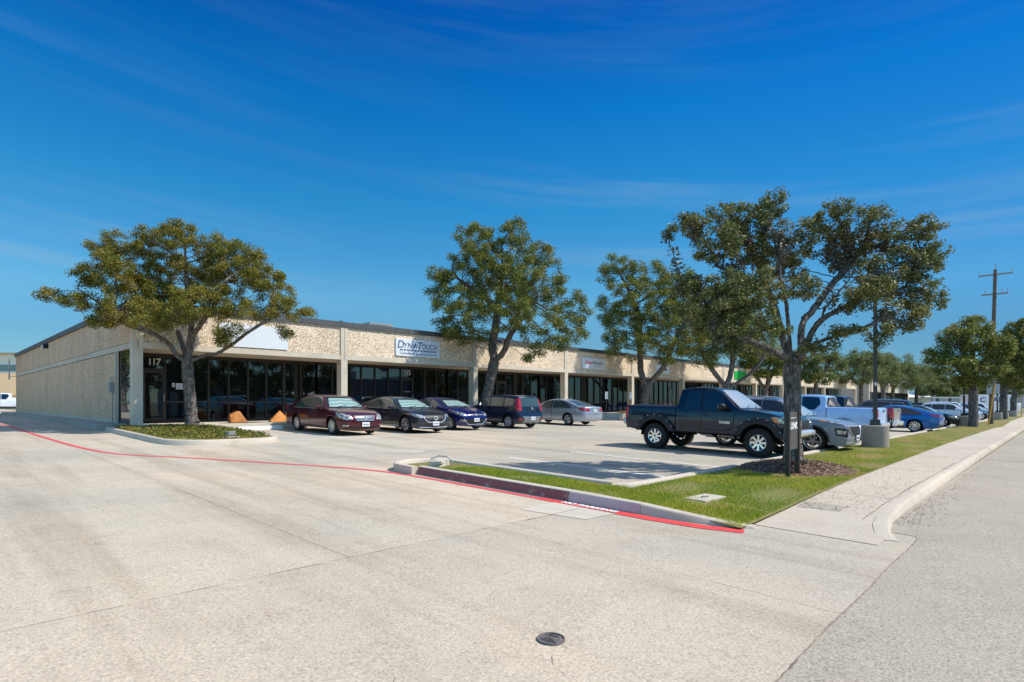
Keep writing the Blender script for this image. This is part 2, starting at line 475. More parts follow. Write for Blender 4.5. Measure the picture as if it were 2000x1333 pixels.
def vehicle(name, label, cat, X, Y, heading, s, group=None):
    """s: spec dict. local x = forward. heading in degrees in plan (0 = +X)"""
    root = thing(name, label, cat, group=group)
    h = R(heading); fw = Vector((math.cos(h), math.sin(h), 0)); nn = GN if Y > -12 else Vector((0, 0, 1))
    fw = (fw - nn * fw.dot(nn)).normalized(); lf = nn.cross(fw)
    root.rotation_euler = Matrix((fw, lf, nn)).transposed().to_euler()
    root.location = (X, Y, gz(X, Y) + .012)
    hi = s.get('hi', True)
    n, tl, H, W = s['nose'], s['tail'], s['H'], s['W']; xf, xr = s['xf'], s['xr']; rw = s['rw']
    zb = s['belt']; kind = s['kind']
    xw, xt, xrt, xrb, zt = s['xw'], s['xt'], s['xrt'], s['xrb'], s['zt']   # windshield base/top, rear glass top/base, deck height
    zc = s['zc']; zn = s.get('zn', .68); zl = s.get('zl', .2)
    front = [(n - .14, zl), (n - .05, zl + .07), (n - .01, zl + .2), (n, zl + .32), (n - .03, zn - .06), (n - .10, zn + .02), (n - .30, zn + (zc - zn) * .38), (n - .6, zn + (zc - zn) * .66), ((n - .6 + xw) / 2, zn + (zc - zn) * .88), (xw, zc)]
    roof = [((xw + xt) / 2, (zc + H - .05) / 2 + .02), (xt, H - .065), (xt - .35, H - .018), ((xt + xrt) / 2, H)]
    if kind == 'sedan':
        rear = [(xrt + .35, H - .025), (xrt, H - .085), ((xrt + xrb) / 2, (H - .085 + zt) / 2 + .025), (xrb, zt + .015), (xrb - .15, zt - .01), (tl + .14, zt - .025), (tl + .05, zt - .05), (tl + .035, zt - .14), (tl + .03, zt - .28), (tl, zt - .40), (tl + .01, .42), (tl + .08, .32), (tl + .16, zl + .06)]
    elif kind == 'suv':
        rear = [(xrt + .4, H - .01), (xrt, H - .05), (xrt - .05, H - .10), ((xrt + xrb) / 2, (H + zt) / 2), (xrb, zt), (xrb - .02, zt - .15), (tl + .05, zt - .3), (tl, zt - .45), (tl, .45), (tl + .08, .36), (tl + .16, zl + .08)]
    else:
        rear = [(xrt + .3, H - .02), (xrt + .02, H - .06), (xrt - .03, H - .12), (xrb + .03, zt + .12), (xrb + .01, zt + .01), (xrb - .01, zt), (xrb - .05, zt), (tl + .35, zt), (tl + .03, zt), (tl + .02, zt - .005), (tl, zt - .06), (tl - .001, .75), (tl + .03, .68), (tl + .05, .62)]
    b = Body(front + roof + rear, W, zb, rw, xf, xr, H, sill=s.get('sill', .22), tumble=s.get('tumble', .5), kf=s.get('kf', .2), kr=s.get('kr', .13), lf=s.get('lf', .9), lr=s.get('lr', .7), r0=s.get('r0', .07), arch=s.get('arch', .06), zmid=s.get('zmid', .6), char=s.get('char', .74), flatend=s.get('flatend', 1.))
    P_ = M[s['paint']]; B = b.bvh
    b.m.build('body', P_, root, 38)
    # wheel wells and belly
    u = MB()
    for c in (xf, xr):
        for sg in (-1, 1):
            yo = b.hw(c, rw * 2) - .05; yi = yo - .34; k = 13; vs = []
            for i in range(k):
                w = math.pi * i / (k - 1)
                for y in (yo, yi): vs.append((c + (b.R + .004) * math.cos(w), sg * y, rw + (b.R + .004) * math.sin(w)))
            fs = [(2 * i, 2 * i + 1, 2 * i + 3, 2 * i + 2) for i in range(k - 1)]
            fs += [tuple(2 * i + 1 for i in range(k))]
            u.add(vs, fs)
    cl = s.get('clear', .2)
    u.box2((tl + .25, -W * .36, cl + .02), (n - .25, W * .36, cl + .22))
    u.box2((xr + b.R + .04, -W * .455, cl + .03), (xf - b.R - .04, W * .455, cl + .22))
    u.build('underbody', M['under'], root)
    if kind == 'pickup':
        ax = MB(); ax.cyl((xr, -W * .4, rw), (xr, W * .4, rw), .05); ax.ell((xr, 0, rw), (.16, .16, .14)); ax.build('axle', M['under'], root)
    # doors, seams, glass
    xm = s['xm']; zd = s.get('sill', .22) + .10
    gt = s.get('glass', 'tint')
    seam = MB()
    front_door = [(xw - .12, 0, zd + .1), (xw - .12, 0, zb - .03), (xm + .008, 0, zb - .03), (xm + .008, 0, zd)]
    front_door.insert(3, (xm + .008, 0, zd)); front_door = [(xw - .28, 0, zd), (xw - .12, 0, zd + .14), (xw - .12, 0, zb - .03), (xm + .008, 0, zb - .03), (xm + .008, 0, zd)]
    xe = s.get('xe', xr + .12)      # back edge of the rear door at the belt
    rear_door = [(xm - .008, 0, zd), (xm - .008, 0, zb - .03), (xe, 0, zb - .03), (xe, 0, rw * 2 + .16), (min(xr + b.R + .06, xm - .25), 0, zd)]
    doors = [front_door] + ([rear_door] if s.get('four', True) else [])
    nxw = 14 if hi else 6
    for sg in (-1, 1):
        dd = (0, -sg, 0)
        for di, poly in enumerate(doors):
            grow = [(p[0] + (.017 if p[0] > sum(q[0] for q in poly) / len(poly) else -.017), 0, p[2] + (.010 if p[2] > (zd + zb) / 2 else -.012)) for p in poly]
            patch(B, grow, dd, .0025, nxw, 8, seam)
            do = patch(B, poly, dd, .006, nxw + 4, 14).build('door', P_, root, 60)
            hx = (xm + .17) if di == 0 else (xe + .17)
            hz = zb - s.get('hdrop', .12); y = b.hw(hx, hz)
            hm = MB(); hm.ell((hx, sg * (y + .022), hz), (.10, .018, .016), 3, 12, 6)
            hm.build('door_handle', M[s.get('handle', s['paint'])], do, 40)
        wins = s['wins']
        for poly in wins:
            pl = [(p[0], 0, p[1]) for p in poly]
            fr = MB(); cx_ = sum(p[0] for p in poly) / len(poly); cz_ = sum(p[1] for p in poly) / len(poly)
            wo = patch(B, pl, dd, .009, nxw, 7).build('side_window', M[gt], root, 60)
            g2 = [(cx_ + (p[0] - cx_) * 1.0 + (.016 if p[0] > cx_ else -.016), 0, cz_ + (p[1] - cz_) + (.016 if p[1] > cz_ else -.016)) for p in poly]
            patch(B, g2, dd, .005, nxw, 7, fr); fr.build('window_trim', M[s.get('trim', 'black_plastic')], wo, 60)
    if hi: seam.build('door_seam', M['under'], root, 60)
    # windscreen
    hwt = b.hw(xt, H - .1) - .12; hwb = b.hw(xw, zc) - .10
    zs0, zs1 = zc + .035, H - .085
    scr = [(0, -hwb, zs0), (0, hwb, zs0), (0, hwt, zs1), (0, -hwt, zs1)]
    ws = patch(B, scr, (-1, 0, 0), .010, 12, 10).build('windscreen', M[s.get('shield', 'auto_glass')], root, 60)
    if s.get('sunshade'):
        sh = [(0, -hwb + .05, zs0 + .02), (0, hwb - .05, zs0 + .02), (0, hwt - .04, zs1 - .04), (0, -hwt + .04, zs1 - .04)]
        patch(B, sh, (-1, 0, 0), .004, 12, 10).build('sunshade', M['sunshade'], ws, 60)
    fr = MB(); patch(B, [(0, -hwb - .03, zs0 - .02), (0, hwb + .03, zs0 - .02), (0, hwt + .03, zs1 + .02), (0, -hwt - .03, zs1 + .02)], (-1, 0, 0), .0025, 12, 10, fr)
    fr.build('windscreen_seal', M['black_plastic'], ws, 60)
    wp = MB()
    for y0 in (-.5, .1):
        pt = []
        for k in range(5):
            h_ = B.ray_cast(Vector((8, y0 + .11 * k * 1.1, zs0 - .01 + .018 * k)), Vector((-1, 0, 0)))
            if h_[0]: pt.append(h_[0] + h_[1] * (.022 if h_[1].x > 0 else -.022))
        wp.tube(pt, .008, 5)
    if hi: wp.build('wiper', M['black_plastic'], ws)
    # rear glass
    if kind == 'sedan':
        r0, r1 = zt + .05, H - .10
        hb, ht = b.hw(xrb, zt) - .16, b.hw(xrt, H - .1) - .12
    elif kind == 'suv':
        r0, r1 = zt + .04, H - .12
        hb, ht = b.hw(xrb, zt) - .10, b.hw(xrt, H - .12) - .10
    else:
        r0, r1 = zt + .09, H - .14
        hb, ht = b.hw(xrb, zt + .1) - .16, b.hw(xrt, H - .14) - .14
    rg = patch(B, [(0, -hb, r0), (0, hb, r0), (0, ht, r1), (0, -ht, r1)], (1, 0, 0), .008, 10, 8).build('rear_window', M[s.get('rglass', gt)], root, 60)
    patch(B, [(0, -hb - .02, r0 - .015), (0, hb + .02, r0 - .015), (0, ht + .02, r1 + .015), (0, -ht - .02, r1 + .015)], (1, 0, 0), .003, 10, 8).build('rear_window_seal', M['black_plastic'], rg, 60)
    # front face: lists of (x, y, z) close to the skin, left side, mirrored one by one
    for nm, key, mt in (('headlight', 'head', 'headlamp'), ('taillight', 'tailp', 'tail_red'), ('fog_light', 'fog', 'headlamp'), ('indicator', 'amb', 'amber'), ('reflector', 'refl', 'tail_red'), ('air_intake', 'side_in', 'black_plastic')):
        if key not in s: continue
        for poly, dr in ([s[key]] if not isinstance(s[key], list) else s[key]):
            for sg in (1, -1):
                pp = [(p[0], p[1] * sg, p[2]) for p in poly]
                patch(B, pp, (dr[0], dr[1] * sg, dr[2] if len(dr) > 2 else 0), .012 if nm != 'air_intake' else .005, 9, 6).build(nm, M[mt], root, 60)
    def face(nm, poly, mt, front=True, off=.006, par=root):
        return patch(B, [(0, p[0], p[1]) for p in poly], (-1 if front else 1, 0, 0), off, 12, 6).build(nm, M[mt], par, 60)
    for nm, poly, mt, fr_, off in s.get('faces', []): face(nm, poly, mt, fr_, off)
    if 'grille' in s:
        gp, gm, bars, bm = s['grille']
        go = face('grille', gp, gm, True, .008)
        z0, z1 = min(p[1] for p in gp), max(p[1] for p in gp); br = MB()
        for k in range(bars):
            z = z0 + (z1 - z0) * (k + .5) / bars; t_ = (z - z0) / (z1 - z0)
            lo = [p for p in gp if p[1] < (z0 + z1) / 2]; hi_ = [p for p in gp if p[1] >= (z0 + z1) / 2]
            w_ = max(abs(p[0]) for p in lo) * (1 - t_) + max(abs(p[0]) for p in hi_) * t_
            patch(B, [(0, -w_, z - .007), (0, w_, z - .007), (0, w_, z + .007), (0, -w_, z + .007)], (-1, 0, 0), .022, 12, 1, br)
        if bars: br.build('grille_bar', M[bm], go, 60)
    for poly, mt, r_, front_ in s.get('outline', []):
        tb = MB(); pts = []
        for (ya, za), (yb, zb_) in zip(poly[:-1], poly[1:]):
            for k in range(6):
                t_ = k / 5; o_ = Vector((8 if front_ else -8, ya + (yb - ya) * t_, za + (zb_ - za) * t_))
                q = B.ray_cast(o_, Vector((-1 if front_ else 1, 0, 0)))
                if q[0]: pts.append(q[0] + Vector((.012 if front_ else -.012, 0, 0)))
        tb.tube(pts, r_, 6); tb.build('trim_strip', M[mt], root, 50)
    if 'badge' in s:
        z, r_, fr_ = s['badge']
        q = B.ray_cast(Vector((8 if fr_ else -8, 0, z)), Vector((-1 if fr_ else 1, 0, 0)))
        if q[0]:
            bm_ = MB(); x0 = q[0].x + (.03 if fr_ else -.03); prev = []
            for ew, eh in ((1, .78), (.5, .74)):
                prev = [Vector((x0, r_ * ew * math.cos(a), z + r_ * eh * math.sin(a))) for a in np.linspace(0, 2 * math.pi, 17)]
                bm_.tube(prev, r_ * .13, 5)
            bm_.build('emblem', M['chrome'], root, 50)
    for key, fr_ in (('plate_f', True), ('plate_r', False)):
        if key not in s: continue
        z = s[key]; q = B.ray_cast(Vector((8 if fr_ else -8, 0, z)), Vector((-1 if fr_ else 1, 0, 0)))
        if q[0]:
            x0 = q[0].x + (.03 if fr_ else -.03)
            pl = MB().box((x0, 0, z), (.02, .31, .155)).build('license_plate', M['white_plate'], root)
            ink = MB()
            for k in range(6): ink.box((x0 + (.0115 if fr_ else -.0115), -.105 + .042 * k, z - .005), (.002, .026, .06))
            ink.build('plate_characters', M['plate_ink'], pl)
    # mirrors
    xm_ = xw - s.get('mx', .42); zm = zb + s.get('mz', .08); ms = s.get('ms', 1.)
    for sg in (-1, 1):
        y = b.hw(xm_, zb - .02); mm = MB()
        mm.ell((xm_, sg * (y + .12 * ms), zm), (.085 * ms, .11 * ms, .075 * ms), 3, 14, 8, rz=-sg * .25)
        mm.cyl((xm_, sg * (y - .04), zb - .01), (xm_ + .0, sg * (y + .07), zm - .03), .03, .022, 6)
        mo = mm.build('mirror', M[s.get('mirror', s['paint'])], root, 50)
        MB().ell((xm_ - .075 * ms, sg * (y + .12 * ms), zm), (.018, .085 * ms, .055 * ms), 3, 12, 6, rz=-sg * .2).build('mirror_glass', M['chrome'], mo, 50)
    # wheels
    tw = s.get('tw', .21); yo = W / 2 - tw / 2 - s.get('winset', .035)
    for x in (xf, xr):
        for sg in (-1, 1):
            wheel(root, x, sg * yo, rw, tw, s['rim'], s['style'], sg, s.get('rimmat', 'alloy'), s.get('hub', 'alloy'), hi)
    # rocker strip
    if s.get('rocker', True):
        rk = MB()
        for sg in (-1, 1):
            patch(B, [(xr + b.R + .03, 0, s.get('sill', .22) + .005), (xr + b.R + .03, 0, s.get('sill', .22) + .075), (xf - b.R - .03, 0, s.get('sill', .22) + .075), (xf - b.R - .03, 0, s.get('sill', .22) + .005)], (0, -sg, 0), .004, 10, 2, rk)
        rk.build('side_sill', M[s.get('rockermat', 'black_plastic')], root, 60)
    if s.get('antenna'):
        MB().ell((xrt + .25, 0, H + .03), (.07, .02, .035), 2, 10, 6).build('antenna', P_, root, 60)
    if s.get('rails'):
        rl = MB()
        for sg in (-1, 1):
            pts = [(xt - .35 - (xt - .35 - xrt - .1) * k / 8, sg * (b.hw(0, H - .03) - .10), b.zt(xt - .35 - (xt - .35 - xrt - .1) * k / 8) + (.045 if 0 < k < 8 else .0)) for k in range(9)]
            rl.tube(pts, .017, 6)
        rl.build('roof_rail', M[s['rails']], root, 50)
    if s.get('cladding'):
        for c in (xf, xr):
            for sg in (-1, 1):
                fl = MB(); arch_ring(fl, b, c, sg, .0, s['cladding'], .012); fl.build('wheel_arch_trim', M['black_plastic'], root, 50)
    return root, b
def arch_ring(mb, b, c, sg, start, width, out, a0=-.05, a1=math.pi + .05, n=22):
    vs = []
    for i in range(n):
        w = a0 + (a1 - a0) * i / (n - 1)
        for rr, o in ((b.R - .01, -.03), (b.R - .006, out * .8), (b.R + width * .35, out), (b.R + width, out * .6), (b.R + width + .006, -.02)):
            x = c + rr * math.cos(w); z = b.rw + rr * math.sin(w)
            vs.append((x, sg * (b.hw(x, max(z, b.sill)) + o), max(z, b.sill - .02)))
    fs = []
    for i in range(n - 1):
        for j in range(4):
            f = (i * 5 + j, (i + 1) * 5 + j, (i + 1) * 5 + j + 1, i * 5 + j + 1)
            fs.append(f if sg > 0 else f[::-1])
    mb.add(vs, fs)
# ------------------------------------------------------------------ vehicle specs
def paints():
    paint('maroon', (.085, .008, .016), .35); paint('graphite', (.045, .05, .062), .6); paint('royal', (.012, .018, .13), .5)
    paint('navy', (.010, .020, .045), .35); paint('silver', (.50, .53, .55), .65); paint('black_blue', (.002, .006, .022), .05)
    paint('steel', (.25, .275, .31), .1); paint('sky_tinted_white', (.40, .60, .84), .0); paint('white', (.78, .80, .82), .0); paint('beige_sheen', (.42, .39, .32), .5)  # white pickup's coat has the blue sky fill mixed into its colour
    paint('dark', (.02, .022, .03), .3); paint('blue', (.012, .14, .42), .35); paint('pale', (.62, .68, .74), .2)
    paint('pearl', (.72, .72, .70), .1); paint('wine', (.05, .012, .02), .3); paint('grey', (.33, .34, .35), .6)
paints()
mat('flare_black', (.02, .021, .024), .6, spec=.35, bs=.2, bscale=90)
mat('hatch_black', (.02, .02, .022), .3)
def W4(xw, xt, xm, xrt, xrb, zb, H, quarter=False, tail=None):
    a = [(xw - .30, zb + .035), (xt + .10, H - .16), (xt - .12, H - .115), (xm + .035, H - .10), (xm + .035, zb + .035)]
    r = [(xm - .035, zb + .035), (xm - .035, H - .10), (xrt + .30, H - .125)]
    r += tail or [(xrt + .02, H - .20), (xrb + .42, zb + .16), (xrb + .40, zb + .045)]
    return [a, r]
S = {}
def sedan(**k):
    d = dict(kind='sedan', nose=2.28, tail=-2.52, W=1.82, H=1.47, xf=1.40, xr=-1.40, rw=.33, rim=.225, belt=.93, zc=.98, zt=1.06, xw=1.02, xt=.22, xrt=-1.28, xrb=-2.02, xm=-.25, style='multi', four=True, sill=.22)
    d.update(k)
    n, t, W = d['nose'], d['tail'], d['W'] / 2
    d.setdefault('wins', W4(d['xw'], d['xt'], d['xm'], d['xrt'], d['xrb'], d['belt'], d['H']))
    z = d.get('zn', .68)
    d.setdefault('head', ([(n - .04, W * .52, z - .07), (n - .10, W * .50, z + .035), (n - .62, W * .97, z + .135), (n - .40, W * .97, z - .03), (n - .18, W * .84, z - .10)], (-1, -.62)))
    zt = d['zt']
    d.setdefault('tailp', ([(t, W * .42, zt - .25), (t, W * .42, zt - .10), (t + .05, W * .8, zt - .06), (t + .40, W * .97, zt - .08), (t + .22, W * .97, zt - .26)], (1, -.55)))
    d.setdefault('plate_f', .44); d.setdefault('plate_r', .86)
    return d
def suv(**k):
    d = dict(kind='suv', nose=2.25, tail=-2.40, W=1.88, H=1.69, xf=1.38, xr=-1.38, rw=.36, rim=.25, belt=1.06, zc=1.10, zt=1.10, zn=.80, xw=1.02, xt=.30, xrt=-1.85, xrb=-2.22, xm=-.22, xe=-1.22, style='multi', four=True, sill=.28, zl=.24, tumble=.42, clear=.24, zmid=.68, char=.86)
    d.update(k)
    n, t, W = d['nose'], d['tail'], d['W'] / 2; z = d['zn']; H = d['H']; zb = d['belt']
    if 'wins' not in d:
        xe = d['xe']
        a, r = W4(d['xw'], d['xt'], d['xm'], d['xrt'], d['xrb'], zb, H, tail=[(xe + .02, H - .13), (xe - .02, zb + .04)])
        r = [(d['xm'] - .035, zb + .035), (d['xm'] - .035, H - .10), (xe + .03, H - .12), (xe - .0, zb + .035)]
        q = [(xe - .06, zb + .04), (xe - .03, H - .125), (d['xrt'] + .12, H - .17), (d['xrb'] + .32, zb + .10)]
        d['wins'] = [a, r, q]
    d.setdefault('head', ([(n - .05, W * .55, z - .02), (n - .12, W * .5, z + .06), (n - .60, W * .97, z + .17), (n - .42, W * .97, z + .04)], (-1, -.6)))
    d.setdefault('tailp', ([(t, W * .50, zb - .16), (t, W * .50, zb + .02), (t + .06, W * .8, zb + .06), (t + .36, W * .97, zb + .05), (t + .28, W * .97, zb - .16)], (1, -.6)))
    d.setdefault('plate_f', .50); d.setdefault('plate_r', .80); d.setdefault('cladding', .05)
    d.setdefault('grille', ([(-.50, .52), (-.58, .78), (.58, .78), (.50, .52)], 'black_plastic', 4, 'chrome'))
    return d
def pickup(**k):
    d = dict(kind='pickup', nose=2.75, tail=-3.0, W=2.03, H=1.90, xf=1.85, xr=-1.80, rw=.40, rim=.25, belt=1.20, zc=1.26, zt=1.36, zn=1.02, zl=.42, xw=1.10, xt=.45, xrt=-.92, xrb=-.98, xm=-.15, xe=-.92, style='multi', four=True, sill=.42, clear=.36, tumble=.30, zmid=.85, char=1.02, kf=.10, kr=.03, lf=.6, lr=.3, r0=.05, flatend=.45, arch=.07, tw=.26, ms=1.25, mz=.12, hdrop=.14)
    d.update(k)
    zb, H = d['belt'], d['H']
    if 'wins' not in d:
        d['wins'] = [[(d['xw'] - .30, zb + .035), (d['xt'] + .08, H - .17), (d['xt'] - .1, H - .12), (d['xm'] + .035, H - .11), (d['xm'] + .035, zb + .035)],
                     [(d['xm'] - .035, zb + .035), (d['xm'] - .035, H - .11), (d['xrt'] + .25, H - .13), (d['xrt'] + .18, zb + .30), (d['xrt'] + .40, zb + .035)]]
    return d
# maroon sedan
n = 2.27
S['maroon'] = sedan(paint='maroon', nose=n, tail=-2.63, H=1.485, xf=1.41, xr=-1.41, zn=.72, glass='auto_glass', sunshade=True, shield='shield_glass', style='multi',
    handle='maroon', trim='chrome', rocker=False, badge=(.665, .07, True), plate_f=.42,
    grille=([(-.36, .54), (-.44, .74), (.44, .74), (.36, .54)], 'black_plastic', 5, 'chrome'),
    faces=[('lower_grille', [(-.62, .26), (-.66, .34), (.66, .34), (.62, .26)], 'black_plastic', True, .006)],
    head=([(n - .03, .47, .60), (n - .10, .45, .735), (n - .55, .90, .86), (n - .42, .90, .70), (n - .14, .70, .58)], (-1, -.62)),
    fog=([(n - .06, .66, .35), (n - .05, .58, .40), (n - .2, .80, .40), (n - .22, .8, .34)], (-1, -.5)))
n = 2.24
S['grey_sedan'] = sedan(paint='graphite', nose=n, tail=-2.56, W=1.84, H=1.45, xf=1.415, xr=-1.415, rw=.34, rim=.24, zn=.70, zc=.97, zt=1.07, xrt=-1.15, xrb=-2.1, xt=.12, xw=1.05, glass='auto_glass', sunshade=True, shield='shield_glass', style='split', mirror='graphite', antenna=True, trim='chrome', rockermat='chrome',
    badge=(.615, .10, True), plate_f=.40, grille=([(-.40, .46), (-.56, .72), (.56, .72), (.40, .46)], 'black_plastic', 0, 'black_plastic'),
    outline=[([(-.80, .745), (-.60, .73), (-.50, .55), (-.34, .45), (.34, .45), (.50, .55), (.60, .73), (.80, .745)], 'chrome', .018, True), ([(-.72, .245), (.72, .245)], 'chrome', .014, True)],
    faces=[('lower_grille', [(-.5, .27), (-.54, .36), (.54, .36), (.5, .27)], 'black_plastic', True, .006)],
    head=([(n - .10, .60, .655), (n - .13, .58, .735), (n - .62, .90, .82), (n - .50, .90, .74), (n - .2, .8, .66)], (-1, -.62)),
    amb=([(n - .48, .90, .74), (n - .60, .9, .80), (n - .70, .9, .80), (n - .60, .9, .75)], (-.5, -1)))
n = 2.13
S['blue_sedan'] = sedan(paint='royal', nose=n, tail=-2.38, W=1.78, H=1.435, xf=1.35, xr=-1.35, rw=.32, zn=.72, zc=1.0, zt=1.06, xrt=-1.05, xrb=-1.98, xt=.05, xw=1.12, style='multi', glass='auto_glass', shield='shield_glass', sunshade=True,
    badge=(.70, .065, True), plate_f=.47, grille=([(-.40, .66), (-.46, .72), (.46, .72), (.40, .66)], 'black_plastic', 1, 'chrome'),
    faces=[('lower_grille', [(-.42, .28), (-.66, .50), (.66, .50), (.42, .28)], 'black_plastic', True, .006)],
    outline=[([(-.68, .52), (-.44, .27), (.44, .27), (.68, .52)], 'chrome', .013, True)],
    head=([(n - .06, .46, .64), (n - .14, .50, .74), (n - .80, .86, .90), (n - .55, .86, .78), (n - .2, .78, .64)], (-1, -.7)),
    amb=([(n - .62, .86, .82), (n - .80, .86, .905), (n - .90, .86, .92), (n - .76, .86, .85)], (-.5, -1)),
    fog=([(n - .06, .60, .38), (n - .05, .56, .47), (n - .16, .76, .50), (n - .22, .80, .40)], (-1, -.5)))
t = -2.06
S['box'] = suv(paint='navy', nose=2.08, tail=t, W=1.80, H=1.61, xf=1.285, xr=-1.285, rw=.325, rim=.22, belt=1.03, zc=1.06, zt=1.04, xw=1.06, xt=.45, xrt=-1.78, xrb=-1.97, xm=.02, xe=-.92, sill=.22, zl=.20, tumble=.30, clear=.2, style='cap', rimmat='silver', cladding=None, glass='auto_glass', rglass='auto_glass', kr=.10, lr=.45, plate_r=.50, zmid=.62, char=.78, r0=.09, rocker=False,
    tailp=([(t + .05, .66, .88), (t + .10, .66, 1.02), (t + .2, .62, 1.43), (t + .36, .80, 1.47), (t + .28, .88, 1.05), (t + .2, .88, .84)], (1, -.8)),
    refl=([(t + .02, .68, .42), (t + .02, .64, .50), (t + .1, .78, .53), (t + .14, .84, .46), (t + .06, .78, .40)], (1, -.5)),
    faces=[('rear_bumper_panel', [(-.62, .30), (-.66, .60), (.66, .60), (.62, .30)], 'grey', False, .005), ('tailgate_trim', [(-.26, .86), (-.27, .93), (.27, .93), (.26, .86)], 'black_plastic', False, .006)], badge=(.98, .06, False))
t = -2.56
S['silver_sedan'] = sedan(paint='silver', nose=2.26, tail=t, W=1.83, H=1.455, xf=1.40, xr=-1.40, zt=1.08, xrt=-1.12, xrb=-1.98, xw=1.08, xt=.18, glass='auto_glass', rglass='auto_glass', style='five', trim='black_plastic', antenna=True, plate_r=.83, rocker=False, handle='silver', rim=.23, style_='x',
    tailp=([(t, .40, .80), (t, .42, .93), (t + .05, .74, .985), (t + .46, .90, .98), (t + .30, .90, .86), (t + .1, .80, .80)], (1, -.6)), badge=(.97, .05, False))
t = -2.45
S['blue_jet'] = sedan(paint='blue', nose=2.25, tail=t, W=1.80, H=1.46, xf=1.34, xr=-1.34, zt=1.10, xrt=-1.05, xrb=-2.05, xw=1.05, xt=.16, style='turbine', rimmat='machined', rw=.335, rim=.25, plate_r=.78, rocker=False,
    tailp=([(t, .46, .86), (t, .46, .93), (t + .04, .76, .99), (t + .42, .88, 1.0), (t + .22, .88, .86)], (1, -.6)), faces=[('rear_valance', [(-.6, .28), (-.68, .40), (.68, .40), (.6, .28)], 'black_plastic', False, .006)])
S['black_sedan'] = sedan(paint='dark', style='five', rimmat='machined', rim=.24, rw=.34, zt=1.05, H=1.45, plate_f=.45, shield='bright_shield', grille=([(-.42, .50), (-.48, .70), (.48, .70), (.42, .50)], 'black_plastic', 3, 'chrome'))
n = 2.33
S['santa'] = suv(paint='steel', nose=n, tail=-2.43, W=1.89, H=1.70, xf=1.385, xr=-1.385, rw=.375, rim=.265, style='split', zn=.90, rails='alloy', shield='bright_shield', plate_f=.50, cladding=.06,
    grille=([(-.40, .56), (-.66, .84), (.66, .84), (.40, .56)], 'black_plastic', 0, 'chrome'),
    outline=[([(-.42, .545), (-.69, .86), (.69, .86), (.42, .545)], 'chrome', .02, True), ([(-.75, .34), (.75, .34)], 'alloy', .03, True)],
    head=([(n - .12, .62, .90), (n - .16, .58, .945), (n - .60, .94, 1.02), (n - .56, .94, .97)], (-1, -.6)),
    amb=([(n - .52, .94, .97), (n - .6, .94, 1.02), (n - .76, .94, 1.03), (n - .68, .94, .985)], (-.5, -1)),
    side_in=([(n - .04, .66, .52), (n - .06, .64, .78), (n - .30, .90, .80), (n - .28, .90, .58)], (-1, -.5)),
    fog=([(n - .12, .74, .60), (n - .14, .72, .72), (n - .26, .88, .74), (n - .24, .88, .62)], (-1, -.5)))
S['wagon'] = suv(paint='pale', style='multi', shield='bright_shield', zn=.80, H=1.64)
S['dark_suv'] = suv(paint='wine', H=1.78, tail=-2.55, xrt=-2.0, xrb=-2.35, trim='chrome', rails='chrome', nose=2.35)
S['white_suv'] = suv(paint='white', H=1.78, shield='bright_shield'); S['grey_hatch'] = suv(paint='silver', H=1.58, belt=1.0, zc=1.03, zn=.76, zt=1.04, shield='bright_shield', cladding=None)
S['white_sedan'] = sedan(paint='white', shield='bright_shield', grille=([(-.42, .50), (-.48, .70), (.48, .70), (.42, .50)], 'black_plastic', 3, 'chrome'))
S['far_dark'] = suv(paint='dark', hi=False); S['far_white'] = suv(paint='white', hi=False)
n = 2.62
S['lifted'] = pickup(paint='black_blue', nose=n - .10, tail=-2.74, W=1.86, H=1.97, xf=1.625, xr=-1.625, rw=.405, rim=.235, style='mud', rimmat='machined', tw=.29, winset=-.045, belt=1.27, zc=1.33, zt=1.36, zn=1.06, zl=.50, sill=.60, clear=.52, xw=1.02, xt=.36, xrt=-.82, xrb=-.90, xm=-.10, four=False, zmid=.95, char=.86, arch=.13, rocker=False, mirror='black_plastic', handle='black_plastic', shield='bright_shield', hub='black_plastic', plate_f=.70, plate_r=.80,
    head=([(n - .20, .52, .96), (n - .22, .52, 1.10), (n - .60, .92, 1.15), (n - .52, .92, .98)], (-1, -.55)),
    amb=([(n - .44, .92, .99), (n - .52, .92, 1.13), (n - .66, .92, 1.14), (n - .58, .92, 1.0)], (-.5, -1)),
    tailp=([(-2.74, .76, .90), (-2.74, .76, 1.30), (-2.64, .90, 1.30), (-2.66, .90, .90)], (.6, -1)),
    grille=([(-.44, .82), (-.48, 1.06), (.48, 1.06), (.44, .82)], 'black_plastic', 4, 'flare_black'))
S['lifted']['wins'] = [S['lifted']['wins'][0], [(-.14, 1.31), (-.14, 1.855), (-.56, 1.84), (-.66, 1.36), (-.60, 1.31)]]
S['white_truck'] = pickup(paint='sky_tinted_white', xm=-.05, xe=-1.0, xrt=-1.02, xrb=-1.08, tail=-3.05, nose=2.75, style='five', rimmat='alloy', cladding=.05, plate_r=.70,
    tailp=([(-3.05, .80, .96), (-3.05, .80, 1.30), (-2.92, 1.0, 1.30), (-2.92, 1.0, .92)], (.9, -.6)), shield='bright_shield', head=([(2.6, .6, .86), (2.6, .6, 1.05), (2.3, .98, 1.07), (2.3, .98, .88)], (-1, -.5)))
